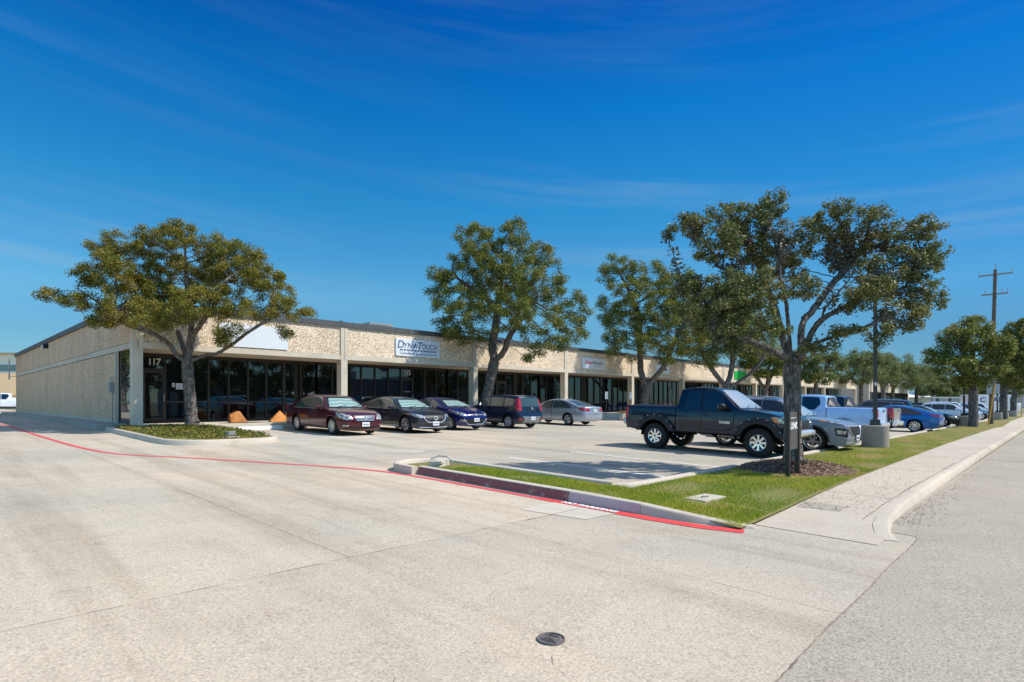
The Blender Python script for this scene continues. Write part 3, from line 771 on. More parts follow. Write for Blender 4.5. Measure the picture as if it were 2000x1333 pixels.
S['dark_truck'] = pickup(paint='dark', tail=-3.05, nose=2.75, xrt=-1.02, xrb=-1.08, style='five', plate_r=.70,
    tailp=([(-3.05, .78, .92), (-3.05, .78, 1.34), (-2.90, 1.0, 1.34), (-2.90, 1.0, .92)], (.9, -.6)),
    faces=[('tailgate', [(-.76, .74), (-.76, 1.34), (.76, 1.34), (.76, .74)], 'beige_sheen', False, .01)], shield='bright_shield', head=([(2.6, .6, .86), (2.6, .6, 1.05), (2.3, .98, 1.07), (2.3, .98, .88)], (-1, -.5)))  # tan reflection put into the tailgate's colour
S['left_truck'] = pickup(paint='white', H=1.85, head=([(2.6, .6, .86), (2.6, .6, 1.05), (2.3, .98, 1.07), (2.3, .98, .88)], (-1, -.5)), plate_f=.6)

ROW1 = 'cars parked in front of the building'; ROW2 = 'vehicles parked along the street side of the lot'
def truck_fit(root, b, chrome=True, hitch=True, toned='chrome', low=.60):
    """rear bumper, tow hitch, bed liner lip"""
    t = b.tail; bp = MB()
    bp.ell((t - .05, 0, low + .02), (.11, b.W * .97, .115), 5, 20, 6)
    bp.build('rear_bumper', M[toned], root, 50)
    if hitch:
        h = MB(); h.box((t - .12, 0, low - .14), (.25, .07, .07)); h.ell((t - .26, 0, low - .08), (.03, .03, .04)); h.box((t - .26, 0, low - .15), (.12, .06, .03))
        h.build('tow_hitch', M['black_plastic'], root, 40)
    x1 = b.xr * 0 + S_cab[0]
    mb = MB()
    patch(b.bvh, [(t + .10, -b.W * .83, 0), (t + .10, b.W * .83, 0), (x1, b.W * .83, 0), (x1, -b.W * .83, 0)], (0, 0, -1), .006, 12, 8, mb)
    mb.build('bed_cover', M['black_plastic'], root, 60)
    sm = MB()
    for sg in (-1, 1):
        patch(b.bvh, [(x1 - .05, 0, .62), (x1 - .05, 0, b.zt(x1 - .3) - .01), (x1 - .02, 0, b.zt(x1 - .3) - .01), (x1 - .02, 0, .62)], (0, -sg, 0), .004, 2, 10, sm)
    patch(b.bvh, [(0, -b.W * .78, b.zt(t + .5) - .52), (0, -b.W * .78, b.zt(t + .5) - .03), (0, -b.W * .78 + .012, b.zt(t + .5) - .03), (0, -b.W * .78 + .012, b.zt(t + .5) - .52)], (1, 0, 0), .004, 2, 6, sm)
    patch(b.bvh, [(0, b.W * .78 - .012, b.zt(t + .5) - .52), (0, b.W * .78 - .012, b.zt(t + .5) - .03), (0, b.W * .78, b.zt(t + .5) - .03), (0, b.W * .78, b.zt(t + .5) - .52)], (1, 0, 0), .004, 2, 6, sm)
    patch(b.bvh, [(0, -.12, b.zt(t + .5) - .16), (0, -.12, b.zt(t + .5) - .09), (0, .12, b.zt(t + .5) - .09), (0, .12, b.zt(t + .5) - .16)], (1, 0, 0), .012, 3, 3, sm)
    sm.build('bed_seam', M['under'], root, 60)
S_cab = [0]
def vehicles():
    V = vehicle
    V('parked_car', 'dark red sedan with a chrome barred grille and silver sunshade, nearest the stone boulders', 'car', 11.66, 21.16, -90, S['maroon'], ROW1)
    V('parked_car', 'dark grey sedan with a black grille outlined in chrome, next to the dark red sedan', 'car', 14.72, 20.8, -90, S['grey_sedan'], ROW1)
    V('parked_car', 'royal blue sedan facing out, between the grey sedan and the boxy navy hatchback', 'car', 17.57, 21.35, -90, S['blue_sedan'], ROW1)
    V('parked_car', 'boxy navy blue hatchback with tall red taillights, parked nose to the building', 'car', 20.93, 20.88, 90, S['box'], ROW1)
    V('parked_car', 'silver sedan with red taillights, parked nose to the building beside the boxy hatchback', 'car', 26.2, 21.45, 90, S['silver_sedan'], ROW1)
    S_cab[0] = -.90
    r, b = V('pickup_truck', 'lifted black extended cab pickup truck with mud tyres and riveted fender flares', 'pickup truck', 17.36, 7.84, -90, S['lifted'], ROW2)
    truck_fit(r, b, low=.80)
    fl = MB(); bo = MB()
    for c in (b.xf, b.xr):
        for sg in (-1, 1):
            f = MB(); arch_ring(f, b, c, sg, 0, .17, .125, -.35, math.pi + .35, 30); f.build('fender_flare', M['flare_black'], r, 55)
            q = MB()
            for k in range(9):
                w = .15 + (math.pi - .3) * k / 8; rr = b.R + .15; x, z = c + rr * math.cos(w), b.rw + rr * math.sin(w)
                q.ell((x, sg * (b.hw(x, z) + .088), z), (.014, .012, .014), 2, 8, 5)
            q.build('flare_bolt', M['chrome'], r, 60)
    for sg in (-1, 1):
        x0 = .62; y = b.hw(x0, .93) + .014
        lettering('TACOMA', .10, (x0 + .02, sg * y, .93), (-sg, 0, 0), (0, 0, 1), M['alloy'], r, fitw=.34, bold=.004)
        patch(b.bvh, [(b.xf - .62, 0, .80), (b.xf - .62, 0, .835), (b.xr + .75, 0, .835), (b.xr + .75, 0, .80)], (0, -sg, 0), .012, 14, 2).build('side_moulding', M['black_blue'], r, 60)
    bb = MB(); bb.ell((b.nose - .02, 0, .70), (.16, b.W * .93, .10), 4, 22, 6); bb.build('front_bumper', M['chrome'], r, 50)
    bb = MB(); bb.ell((b.nose - .10, 0, .86), (.13, b.W * .90, .10), 4, 22, 6); bb.ell((b.nose - .12, 0, .57), (.14, b.W * .72, .06), 4, 20, 6); bb.build('bumper_guard', M['black_plastic'], r, 50)
    V('parked_car', 'metallic grey crossover with a black mesh grille, half hidden by the front oak trunk', 'car', 20.25, 7.06, -90, S['santa'], ROW2)
    S_cab[0] = -1.08
    r, b = V('pickup_truck', 'white crew cab pickup truck with blue sky fill painted in, backed to the kerb behind the nearest lamp post', 'pickup truck', 28.95, 8.75, 90, S['white_truck'], ROW2)
    truck_fit(r, b, low=.62)
    tl_ = lettering('GMC', .11, (b.tail - .03, 0, 1.14), (0, -1, 0), (0, 0, 1), M['black_plastic'], r, bold=.006)
    for sg in (-1, 1):
        f = MB(); arch_ring(f, b, b.xr, sg, 0, .03, .03, .1, math.pi - .1, 26); f.build('wheel_arch_trim', M['sky_tinted_white'], r, 55)
    MB().ell((b.p[0][0] * 0 - 1.0, 0, 1.86), (.02, .16, .025), 3).build('brake_light', M['tail_red'], r, 60)
    r, b = V('pickup_truck', 'dark pickup truck with a beige tailgate and tow hitch, right behind the one with blue sky fill painted in', 'pickup truck', 31.95, 8.75, 90, S['dark_truck'], ROW2)
    truck_fit(r, b, low=.62)
    MB().ell((-1.0, 0, 1.86), (.02, .16, .025), 3).build('brake_light', M['tail_red'], r, 60)
    V('parked_car', 'dark wine coloured wagon with chrome window trim, beyond the bright blue sedan', 'car', 45.4, 9.5, 90, S['dark_suv'], ROW2)
    V('parked_car', 'bright blue sedan with turbine alloy wheels and its tail to the grass strip', 'car', 39.25, 7.35, 90, S['blue_jet'], ROW2)
    V('parked_car', 'black sedan facing the street, front end behind the second lamp post base', 'car', 50.1, 7.5, -90, S['black_sedan'], ROW2)
    V('parked_car', 'pale blue white crossover facing the street, behind the second roadside oak', 'car', 65.3, 7.6, -90, S['wagon'], ROW2)
    V('parked_car', 'tall white crossover showing mostly its roof, behind the pale blue white one', 'car', 71.6, 8.0, -90, S['white_suv'], ROW2)
    V('parked_car', 'silver hatchback facing the street, just left of the wooden utility pole', 'car', 77.5, 7.6, -90, S['grey_hatch'], ROW2)
    V('parked_car', 'white sedan facing the street, just right of the wooden utility pole', 'car', 85.0, 7.5, -90, S['white_sedan'], ROW2)
    r, b = V('parked_car', 'white crossover farthest along the grass strip, near the box truck', 'car', 93.0, 7.8, -90, S['white_suv'], ROW2)
    p = at(1778, 92); V('parked_car', 'small distant dark crossover seen from behind, left of the far carport', 'car', p.x, p.y, 90, S['far_dark'], 'cars parked far down the lot')
    p = at(1801, 96); V('parked_car', 'small distant white crossover with red taillights, in front of the far carport', 'car', p.x, p.y, 90, S['far_white'], 'cars parked far down the lot')
    p = at(-2, 58); V('pickup_truck', 'white pickup truck behind the left end of the building', 'pickup truck', p.x, p.y, 180 - 5, S['left_truck'])
# ------------------------------------------------------------------ the setting
concrete('lot_concrete', (.53, .452, .352), (.40, .375, .31), .48, .72, stain=.40, slabs=True)
concrete('walk_concrete', (.51, .44, .345), (.45, .40, .325), .6, .5, stain=.3)
concrete('kerb_concrete', (.56, .49, .395), (.45, .40, .33), .7, .4, stain=.55)
concrete('asphalt', (.385, .338, .272), (.345, .308, .25), .38, .85, rough=.9, bumpy=.45, stain=.4, grain=54)
concrete('patch_concrete', (.54, .485, .40), (.48, .445, .375), .6, .5, stain=.3)
concrete('smooth_concrete', (.60, .53, .42), (.54, .48, .39), .9, .22, stain=.35, bumpy=.12)
concrete('base_concrete', (.40, .37, .33), (.34, .32, .29), .8, .35, stain=.5)
concrete('earth', (.24, .20, .13), (.17, .17, .08), .6, .5, stain=.5)
concrete('faint_patch', (.53, .47, .385), (.45, .42, .36), .5, .7, stain=.3)
def paintmark(name, col, worn):
    m, t, b = nodes(name)
    co = coords(t)
    w = noise(t, co, 5, 8, .75); gr = noise(t, co, 60, 3, .7)
    c = mixc(t, col, (.44, .40, .34), ramp(t, w, [(worn, g(0)), (worn + .16, g(.85))]))
    c = mixc(t, c, ramp(t, gr, [(.3, g(.72)), (.5, g(1)), (.7, g(1.12))]), .8, 'MULTIPLY')
    t.links.new(c, b.inputs['Base Color']); b.inputs['Roughness'].default_value = .75
    bump(t, b, gr, .3, .005); _mats[name] = m
paintmark('red_line', (.62, .075, .085), .60); paintmark('red_fresh', (.66, .05, .05), .68); paintmark('white_line', (.80, .78, .74), .58)
paintmark('red_kerb_old', (.21, .085, .085), .55); paintmark('pink_kerb', (.46, .37, .38), .60)
mat('crack', (.23, .195, .145), .95, var=.4, vscale=9, local=False)
def grassmat():
    m, t, b = nodes('grass_ground'); co = coords(t)
    c = ramp(t, noise(t, co, 26, 3, .7), [(.3, (.07, .065, .018)), (.5, (.19, .17, .035)), (.7, (.30, .25, .08))])
    c = mixc(t, c, ramp(t, noise(t, co, .9, 5, .65), [(.38, (.8, 1, .8)), (.52, (1, 1, 1)), (.66, (1.3, .85, .7))]), .8, 'MULTIPLY')
    t.links.new(c, b.inputs['Base Color']); b.inputs['Roughness'].default_value = .9
    bump(t, b, noise(t, co, 40, 3), .8, .03); _mats['grass_ground'] = m
    m, t, b = nodes('mulch'); co = coords(t)
    v = N(t, 'TexVoronoi', Scale=28.); t.links.new(co, v.inputs['Vector'])
    sp = N(t, 'SeparateColor'); t.links.new(v.outputs['Color'], sp.inputs[0])
    c = ramp(t, sp.outputs[0], [(0, (.03, .016, .010)), (.5, (.13, .065, .038)), (.8, (.24, .13, .08)), (1, (.40, .28, .19))])
    t.links.new(c, b.inputs['Base Color']); b.inputs['Roughness'].default_value = .95
    bump(t, b, v.outputs['Distance'], 1., .04); _mats['mulch'] = m
grassmat()
leafmat('grass_blade', [(0, (.12, .18, .012)), (.40, (.26, .37, .022)), (.75, (.42, .48, .04)), (1, (.58, .46, .18))], .4)

def sheet(name, poly, dz, m, kind='structure', zf=None):
    zf = zf or gz
    me = bpy.data.meshes.new(name)
    me.from_pydata([(x, y, zf(x, y) + dz) for x, y in poly], [], [tuple(range(len(poly)))])
    o = link(name, me, m)
    return tag(o, kind=kind) if kind else o
def strip(name, path, w, dz, m, jag=0., join=None):
    """painted line or crack along a path of (x, y)"""
    mb = join or MB(); rng = random.Random(len(path) * 7 + int(path[0][0] * 10))
    P2 = [Vector(p) for p in path]
    if jag:
        Q = [P2[0]]
        for a, b in zip(P2[:-1], P2[1:]):
            k = max(2, int((b - a).length / .12))
            for i in range(1, k + 1): Q.append(a.lerp(b, i / k) + Vector((rng.gauss(0, jag), rng.gauss(0, jag))))
        P2 = Q
    vs = []
    for i, p in enumerate(P2):
        a = P2[max(0, i - 1)]; b = P2[min(len(P2) - 1, i + 1)]; d = (b - a).normalized(); nn = Vector((-d.y, d.x))
        ww = w * (rng.uniform(.15, 1.3) if jag else 1)
        for s_ in (1, -1):
            q = p + nn * (ww / 2 * s_); vs.append((q.x, q.y, gz(q.x, q.y) + dz))
    mb.add(vs, [(2 * i, 2 * i + 1, 2 * i + 3, 2 * i + 2) for i in range(len(P2) - 1)])
    if join is None: return struct(mb.build(name, m))
def kerb(name, path, m, w=.15, h=.14, closed=False, hs=None, face=.03, back=.0):
    """extruded kerb; outer (traffic) side is to the LEFT of the path"""
    P2 = [Vector(p) for p in path]; n = len(P2); mb = MB(); prof = None; vs = []
    for i, p in enumerate(P2):
        a = P2[i - 1] if (i or closed) else p; b = P2[(i + 1) % n] if (i < n - 1 or closed) else p
        d1 = (p - a).normalized() if (p - a).length > 1e-6 else (b - p).normalized(); d2 = (b - p).normalized() if (b - p).length > 1e-6 else d1
        d = (d1 + d2).normalized(); nn = Vector((-d.y, d.x)) / max(.5, d.dot(d1))
        hh = hs[i] if hs else h
        for o, z in ((face, -.02), (0, hh * .8), (-.012, hh * .93), (-.035, hh), (-w + .02, hh), (-w, hh * .96), (-w, -.05)):
            q = p + nn * o; vs.append((q.x, q.y, gz(q.x, q.y) + z + .006))
    k = 7; fs = []
    for i in range(n if closed else n - 1):
        j = (i + 1) % n
        for c in range(k - 1): fs.append((i * k + c, j * k + c, j * k + c + 1, i * k + c + 1)[::-1])
    if not closed: fs += [tuple(range(k)), tuple(reversed(range((n - 1) * k, n * k)))]
    mb.add(vs, fs)
    return struct(mb.build(name, m, None, 40))
def kerb_face(name, path, m, h):
    vs = []
    for x, y in path:
        for o, z in ((-.034, .004), (-.004, h * .79), (.006, h * .90)): vs.append((x + o, y, gz(x, y) + z + .006))
    return struct(MB().add(vs, [(0, 1, 4, 3), (1, 2, 5, 4)]).build(name, m))
def arc(cx, cy, r, a0, a1, n=8):
    return [(cx + r * math.cos(R(a0 + (a1 - a0) * i / n)), cy + r * math.sin(R(a0 + (a1 - a0) * i / n))) for i in range(n + 1)]

def edge_h(x, y):
    """height of the turf above the paving: low by the driveway corner, level with the kerbs elsewhere"""
    lo = float(np.interp(x, [7.0, 7.55, 8.6, 10.2, 12], [.03, .035, .065, .115, .125]))
    hi = .115
    k = min(1, max(0, (y - 2.9) / 1.1))
    return lo * (1 - k) + hi * k
def setting():
    # ground to the horizon
    xs = [-1500, -400, -30, 130, 400, 1500]; ys = [-1500, -400, -12, 30, 400, 1500]
    me = bpy.data.meshes.new('ground'); nx = len(xs)
    me.from_pydata([(x, y, gz(x, y) - .02) for y in ys for x in xs], [], [(j * nx + i, j * nx + i + 1, (j + 1) * nx + i + 1, (j + 1) * nx + i) for j in range(5) for i in range(5)])
    struct(link('ground', me, M['earth']))
    sheet('parking_lot', [(-30, .6), (9.3, .6), (9.3, 2.0), (130, 2.0), (130, 30), (-30, 30)], 0, M['lot_concrete'])
    sheet('driveway', [(-30, 30), (130, 30), (130, 62), (8, 62), (8, 140), (-30, 140)], 0, M['lot_concrete'])
    # street with a ragged asphalt edge at the apron
    rng = random.Random(3)
    edge = [(8.4, 1.30)]
    x = 8.3
    while x > -6: edge.append((x, 1.26 + rng.uniform(-.005, .005) + .006 * math.sin(x * 3.1) - (8.4 - x) * .012)); x -= .055
    sheet('street', [(130, 1.98), (8.45, 1.72)] + edge + [(-30, .9), (-30, -11.5), (130, -11.5)], .004, M['asphalt'])
    sheet('street_far', [(130, 1.98), (130, -11.5), (420, -11.5), (420, 1.98)], .004, M['asphalt'])
    ge = MB(); vs = []
    for e in edge:
        w_ = max(0, rng.gauss(0, .007)) + .001; vs += [(e[0], e[1] + .008, gz(*e) + .006), (e[0], e[1] - w_, gz(*e) + .006)]
    struct(ge.add(vs, [(2 * i, 2 * i + 1, 2 * i + 3, 2 * i + 2) for i in range(len(edge) - 1)]).build('gutter_edge', M['crack']))
    # cracks and joints
    mb = MB()
    L = lambda a, b, w=.012, j=.004: strip('', [a, b], w * .5, .005, None, j, mb)
    L((-25, 5.0), (6.8, 5.05), .014, .006); L((2.95, 5.0), (2.9, 30), .011, .004); L((-1.4, 1.25), (-1.5, 30), .012, .006)
    L((6.9, 5.06), (5.5, 5.03), .03, .006); L((3.2, 8.9), (6.8, 8.9), .012); L((-25, 13.2), (20, 13.2), .012, .005); L((8.3, 17.4), (60, 17.4), .012, .004)
    L((4.9, 5.0), (4.9, 1.2), .010, .005)
    for x in (7.5, 16.4, 25.3, 34.2, 43.1): L((x if x > 8.3 else 8.6, 10.6), (x if x > 8.3 else 8.6, 24), .012, .004)
    strip('', [(1.9, 2.75), (1.75, 2.55), (1.72, 2.4), (1.6, 2.3)], .004, .005, None, .012, mb)
    strip('', [(2.75, 2.3), (2.65, 2.2), (2.6, 2.05)], .0035, .005, None, .012, mb)
    struct(mb.build('pavement_joints', M['crack']))
    mb = MB(); L = lambda a, b, w=.012, j=.004: strip('', [a, b], w, .009, None, j, mb)
    L((15.5, .3), (21, .55), .03, .02); L((12, -1.5), (30, -1.2), .012, .02); L((2, 0.1), (5, -.6), .01, .02)
    struct(mb.build('street_cracks', M['crack']))
    # painted lines
    red = [(2.55, 60), (2.56, 33.4), (2.75, 25), (3.0, 19.3), (3.28, 17), (3.75, 15.9), (4.36, 15.1), (5.35, 13.1), (6.1, 11.7), (6.62, 10.4), (6.80, 9.3), (6.83, 6.0)]
    pts = [tuple(p) for p in chaikin(red, 2)]
    strip('red_fire_lane_line', pts, .13, .005, M['red_line'])
    strip('red_fire_lane_line', [(6.83, 6.0), (6.84, 5.0), (6.85, 4.5)], .17, .006, M['red_fresh']); strip('red_fire_lane_line', [(6.835, 4.5), (6.83, 4.0), (6.90, 3.3), (7.06, 2.84)], .22, .007, M['red_fresh'])
    lt = lettering('NO PARKING', .15, (6.835, 5.02, gz(6.835, 5.02) + .012), (0, -1, -.021), (1, 0, -.006), M['white_line'], None, fitw=.98, ext=.001, bold=.006)
    lt.name = 'painted_lettering'; struct(lt)
    k = 0; x = 10.70
    while x < 96:
        strip('parking_stripe', [(x, 5.55), (x, 10.4)], .10, .005, M['white_line']); x += 2.59; k += 1
    x = 13.15
    while x < 60:
        strip('parking_stripe', [(x, 18.7), (x, 23.8)], .10, .005, M['white_line']); x += 2.95
    for k in range(7): strip('parking_stripe', [(8.6, 18.9 + .72 * k), (10.4, 18.75 + .72 * k)], .10, .005, M['white_line'])
    strip('parking_stripe', [(10.42, 18.4), (10.42, 23.7)], .10, .0055, M['white_line']); strip('parking_stripe', [(8.5, 18.35), (12.9, 18.25)], .09, .0055, M['white_line'])
    sheet('concrete_patch', [(6.74, 5.6), (6.74, 4.5), (6.12, 4.55), (5.95, 5.55)], .005, M['patch_concrete'])
    sheet('concrete_patch', [(8.9, 13.2), (9.3, 12.6), (9.8, 12.7), (10.1, 13.3), (9.7, 13.8), (9.2, 13.7)], .005, M['faint_patch'])
    # front island arm and grass strip
    kerb('kerb', [(7.0, 9.35), (7.0, 5.5)][::-1], M['kerb_concrete'], h=.16); kerb_face('red_kerb_paint', [(7.0, 9.33), (7.0, 5.51)], M['red_kerb_old'], .16)
    kerb('kerb', [(7.0, 5.497), (7.0, 4.25)][::-1], M['kerb_concrete'], hs=[.14, .16]); kerb_face('faded_kerb_paint', [(7.0, 5.49), (7.0, 4.26)], M['pink_kerb'], .15)
    kerb('kerb', [(7.0, 4.247), (7.03, 3.8), (7.1, 3.3), (7.3, 2.8)][::-1], M['kerb_concrete'], hs=[.02, .07, .11, .14])
    cap = [(7.0, 9.353)] + arc(7.62, 9.75, .62, 180, 0, 12)[1:] + [(8.25, 9.0), (8.28, 5.6)]
    kerb('kerb', cap[::-1], M['kerb_concrete'], h=.16)
    kerb('kerb', [(8.283, 5.597), (8.6, 5.36), (9.4, 5.33), (112, 5.5)][::-1], M['kerb_concrete'], h=.13)
    # grass: a gently mounded sheet
    mb = MB()
    def mound(x, y): return edge_h(x, y) + .07 * math.exp(-((x - 13.4) / 1.6) ** 2 - ((y - 4.3) / .8) ** 2)
    def gridmesh(name, x0, x1, y0f, y1f, nx, ny, h, m, pw=1.):
        vs = []
        for i in range(nx + 1):
            x = x0 + (x1 - x0) * (i / nx) ** pw
            for j in range(ny + 1):
                y = y0f(x) + (y1f(x) - y0f(x)) * j / ny
                vs.append((x, y, gz(x, y) + h(x, y)))
        return MB().add(vs, [(i * (ny + 1) + j, (i + 1) * (ny + 1) + j, (i + 1) * (ny + 1) + j + 1, i * (ny + 1) + j + 1) for i in range(nx) for j in range(ny)]).build(name, m, None, 180)
    walk_l = lambda x: np.interp(x, [7.0, 10, 14, 20, 27, 41, 48, 52, 70, 110], [2.92, 2.92, 3.02, 3.12, 3.22, 3.27, 3.27, 3.1, 3.6, 4.0])
    struct(gridmesh('grass_strip', 8.28, 112, lambda x: float(walk_l(x)) - .03, lambda x: 5.22, 120, 12, mound, M['grass_ground'], 1.6))
    struct(gridmesh('grass_strip', 7.10, 8.28, lambda x: 2.89, lambda x: 10.1, 8, 60, edge_h, M['grass_ground']))
    # mulch bed round the oak
    mb = MB(); vs = [(13.5, 4.33, gz(13.5, 4.33) + .30)]; nr, na = 7, 40
    for r_ in range(1, nr + 1):
        for k in range(na):
            a = 2 * math.pi * k / na; q = r_ / nr; wob = 1 + .10 * math.sin(3 * a + 1) + .06 * math.sin(7 * a)
            x = 13.5 + 1.75 * q * math.cos(a) * wob; y = max(3.03, min(5.18, 4.28 + 1.25 * q * math.sin(a) * wob))
            vs.append((x, y, gz(x, y) + .10 + .20 * (1 - q ** 1.6) + (.012 if q < 1 else -.03)))
    fs = [(0, 1 + k, 1 + (k + 1) % na) for k in range(na)]
    for r_ in range(nr - 1):
        for k in range(na): fs.append((1 + r_ * na + k, 1 + (r_ + 1) * na + k, 1 + (r_ + 1) * na + (k + 1) % na, 1 + r_ * na + (k + 1) % na))
    struct(MB().add(vs, fs).build('mulch_bed', M['mulch'], None, 180))
    rng = np.random.default_rng(5)
    chips(rng, 5200, lambda r: 13.5 + r.normal(0, .72), lambda r: np.clip(4.2 + r.normal(0, .5), 3.0, 5.2), lambda x, y: .10 + .2 * np.clip(1 - (((x - 13.5) / 1.75) ** 2 + ((y - 4.28) / 1.25) ** 2) ** .8, 0, 1) + .02)
    # pavement and its kerb
    hx = [7.55, 8.6, 10.2, 12, 130]; hh = [.006, .04, .10, .12, .12]
    H_ = lambda x: float(np.interp(x, hx, hh))
    X = list(np.linspace(7.55, 14, 30)) + list(np.linspace(14.5, 112, 60)); vs = []
    for x in X:
        for y in (float(np.interp(x, [7.5, 7.95, 8.2, 8.6, 9.2, 10.3, 14, 24, 50, 112], [1.42, 1.42, 1.53, 1.63, 1.71, 1.75, 1.79, 1.86, 1.96, 2.11])) + .10, float(walk_l(x))): vs.append((x, y, gz(x, y) + H_(x)))
    struct(MB().add(vs, [(2 * i, 2 * i + 2, 2 * i + 3, 2 * i + 1) for i in range(len(X) - 1)]).build('sidewalk', M['walk_concrete']))
    kp = [(7.95, 1.40), (8.2, 1.52), (8.6, 1.62), (9.2, 1.70), (10.3, 1.74), (14, 1.78), (24, 1.85), (50, 1.95), (112, 2.1)]
    kerb('kerb', kp[::-1], M['kerb_concrete'], w=.17, hs=[.125] * 4 + [.108, .068, .045, .024, .002])
    mb = MB()
    for x in (10.65, 15.4, 19.8, 24.3, 28.8, 33.3, 37.8, 42.3): 
        y0, y1 = 1.95, float(walk_l(x)); z = H_(x) + .004
        mb.add([(x, y0, gz(x, y0) + z), (x + .014, y0, gz(x, y0) + z), (x + .014 + .05, y1, gz(x, y1) + z), (x + .05, y1, gz(x, y1) + z)], [(0, 1, 2, 3)])
    rj = random.Random(4); px_ = 8.8
    while px_ < 45:
        w_ = rj.uniform(.008, .028); y = 1.945 + (px_ - 9) * .004
        mb.add([(px_, y, gz(px_, y) + H_(px_) + .005), (px_ + .5, y, gz(px_ + .5, y) + H_(px_ + .5) + .005), (px_ + .5, y + w_, gz(px_ + .5, y) + H_(px_ + .5) + .005), (px_, y + w_, gz(px_, y) + H_(px_) + .005)], [(0, 1, 2, 3)]); px_ += .5
    struct(mb.build('sidewalk_joints', M['crack']))
    sheet('drain_plate', [(9.05, 2.86), (9.5, 2.86), (9.55, 2.3), (9.1, 2.3)], 0, M['asphalt'], 'structure', lambda x, y: gz(x, y) + H_(x) + .004)
    # litter of leaves and grit on the pavement and in the gutter
    litter()
    # building pad, walkway, island by the door
    zf = lambda x, y: 0
    pad = MB(); pad.box2((5.6, 24.22, -1.75), (108, 61, -.905)); struct(pad.build('walkway', M['smooth_concrete']))
    wk = MB(); wk.box2((4.72, 26.2, -1.4), (5.62, 60.6, -.86)); 
    struct(wk.build('wall_kerb', M['base_concrete']))
    isl = [(4.9, 25.6), (4.9, 22.5), (4.93, 19.6)] + arc(6.3, 19.15, 1.35, 180, 270, 8)[1:] + arc(7.3, 18.7, .9, 270, 360, 6) + [(8.2, 19.4), (8.25, 24.15)]
    kerb('kerb', isl[::-1], M['kerb_concrete'], h=.15)
    c = (6.5, 22.0); vs = [(c[0], c[1], gz(*c) + .24)]; out = [(c[0] + (x - c[0]) * .93, c[1] + (y - c[1]) * .97) for x, y in isl] + [(8.0, 24.3), (5.2, 25.6)]
    for q in (.5, 1):
        for x, y in out: X_, Y_ = c[0] + (x - c[0]) * q, c[1] + (y - c[1]) * q; vs.append((X_, Y_, gz(X_, Y_) + (.22 if q < 1 else .13)))
    k = len(out); fs = [(0, 1 + i, 1 + (i + 1) % k) for i in range(k)] + [(1 + i, 1 + k + i, 1 + k + (i + 1) % k, 1 + (i + 1) % k) for i in range(k)]
    struct(MB().add(vs, fs).build('planted_island', M['grass_ground'], None, 180))
    for cx, cy, rx, ry in ((9.6, 24.9, 1.0, .42), (11.2, 24.75, .8, .34), (38.5, 24.8, 1.4, .4), (34.8, 24.75, 1.0, .4)):
        vs = [(cx, cy, -.86)] + [(cx + rx * math.cos(a), cy + ry * math.sin(a), -.897) for a in np.linspace(0, 2 * math.pi, 24, endpoint=False)]
        struct(MB().add(vs, [(0, 1 + i, 1 + (i + 1) % 24) for i in range(24)]).build('planting_bed', M['mulch'], None, 180))
    for x in (7.05,):
        pass
    grass()
def chips(rng, n, fx, fy, fz):
    x = fx_arr = np.array([fx(rng) for _ in range(n)]); y = np.array([fy(rng) for _ in range(n)])
    z = np.array([gz(a, b) for a, b in zip(x, y)]) + fz(x, y)
    a = rng.uniform(0, 6.28, n); l = rng.uniform(.012, .04, n); w = rng.uniform(.005, .012, n); tl = rng.uniform(-.012, .02, n)
    c, s_ = np.cos(a), np.sin(a); V = np.zeros((n, 4, 3))
    for k, (i, j, dz) in enumerate(((-1, -1, -1), (1, -1, 1), (1, 1, 1), (-1, 1, -1))):
        V[:, k, 0] = x + c * l * i - s_ * w * j; V[:, k, 1] = y + s_ * l * i + c * w * j; V[:, k, 2] = z + tl * dz
    m = leafmat('bark_chip', [(0, (.035, .018, .012)), (.5, (.17, .095, .058)), (.85, (.33, .22, .15)), (1, (.56, .44, .32))], .0)
    o = link('mulch_chips', npmesh('mulch_chips', V.reshape(-1, 3), np.arange(n * 4), 4), m)
    tag(o, 'brown bark chips covering the mound around the front oak', 'mulch', kind='stuff')
def litter():
    rng = np.random.default_rng(11); n = 1500
    x = 9 + rng.exponential(6, n); y = np.where(rng.random(n) < .6, rng.uniform(1.9, 3.1, n), 1.66 - np.abs(rng.normal(0, .18, n)))
    x2 = rng.uniform(8.6, 20, 240); y2 = rng.uniform(5.6, 9.5, 240); x = np.append(x, x2); y = np.append(y, y2); n = len(x)
    z = np.array([gz(a, b) + (.125 if 1.9 <= b < 3.2 else .012) for a, b in zip(x, y)])
    z = np.where((y > 1.9) & (y < 3.2), np.array([gz(a, b) for a, b in zip(x, y)]) + np.interp(x, [7.55, 8.6, 10.2, 12, 130], [.006, .04, .10, .12, .12]) + .008, z)
    a = rng.uniform(0, 6.28, n); l = rng.uniform(.008, .022, n); w = l * .5; c, s_ = np.cos(a), np.sin(a); V = np.zeros((n, 4, 3))
    for k, (i, j) in enumerate(((-1, 0), (0, -1), (1, 0), (0, 1))):
        V[:, k, 0] = x + c * l * i - s_ * w * j; V[:, k, 1] = y + s_ * l * i + c * w * j; V[:, k, 2] = z + rng.uniform(0, .008, n)
    m = leafmat('dead_leaf', [(0, (.05, .035, .02)), (.6, (.14, .09, .05)), (1, (.3, .2, .1))], .0)
    tag(link('fallen_leaves', npmesh('fallen_leaves', V.reshape(-1, 3), np.arange(n * 4), 4), m), 'small dead leaves scattered over pavement, gutter and parking bays', 'leaves', kind='stuff')
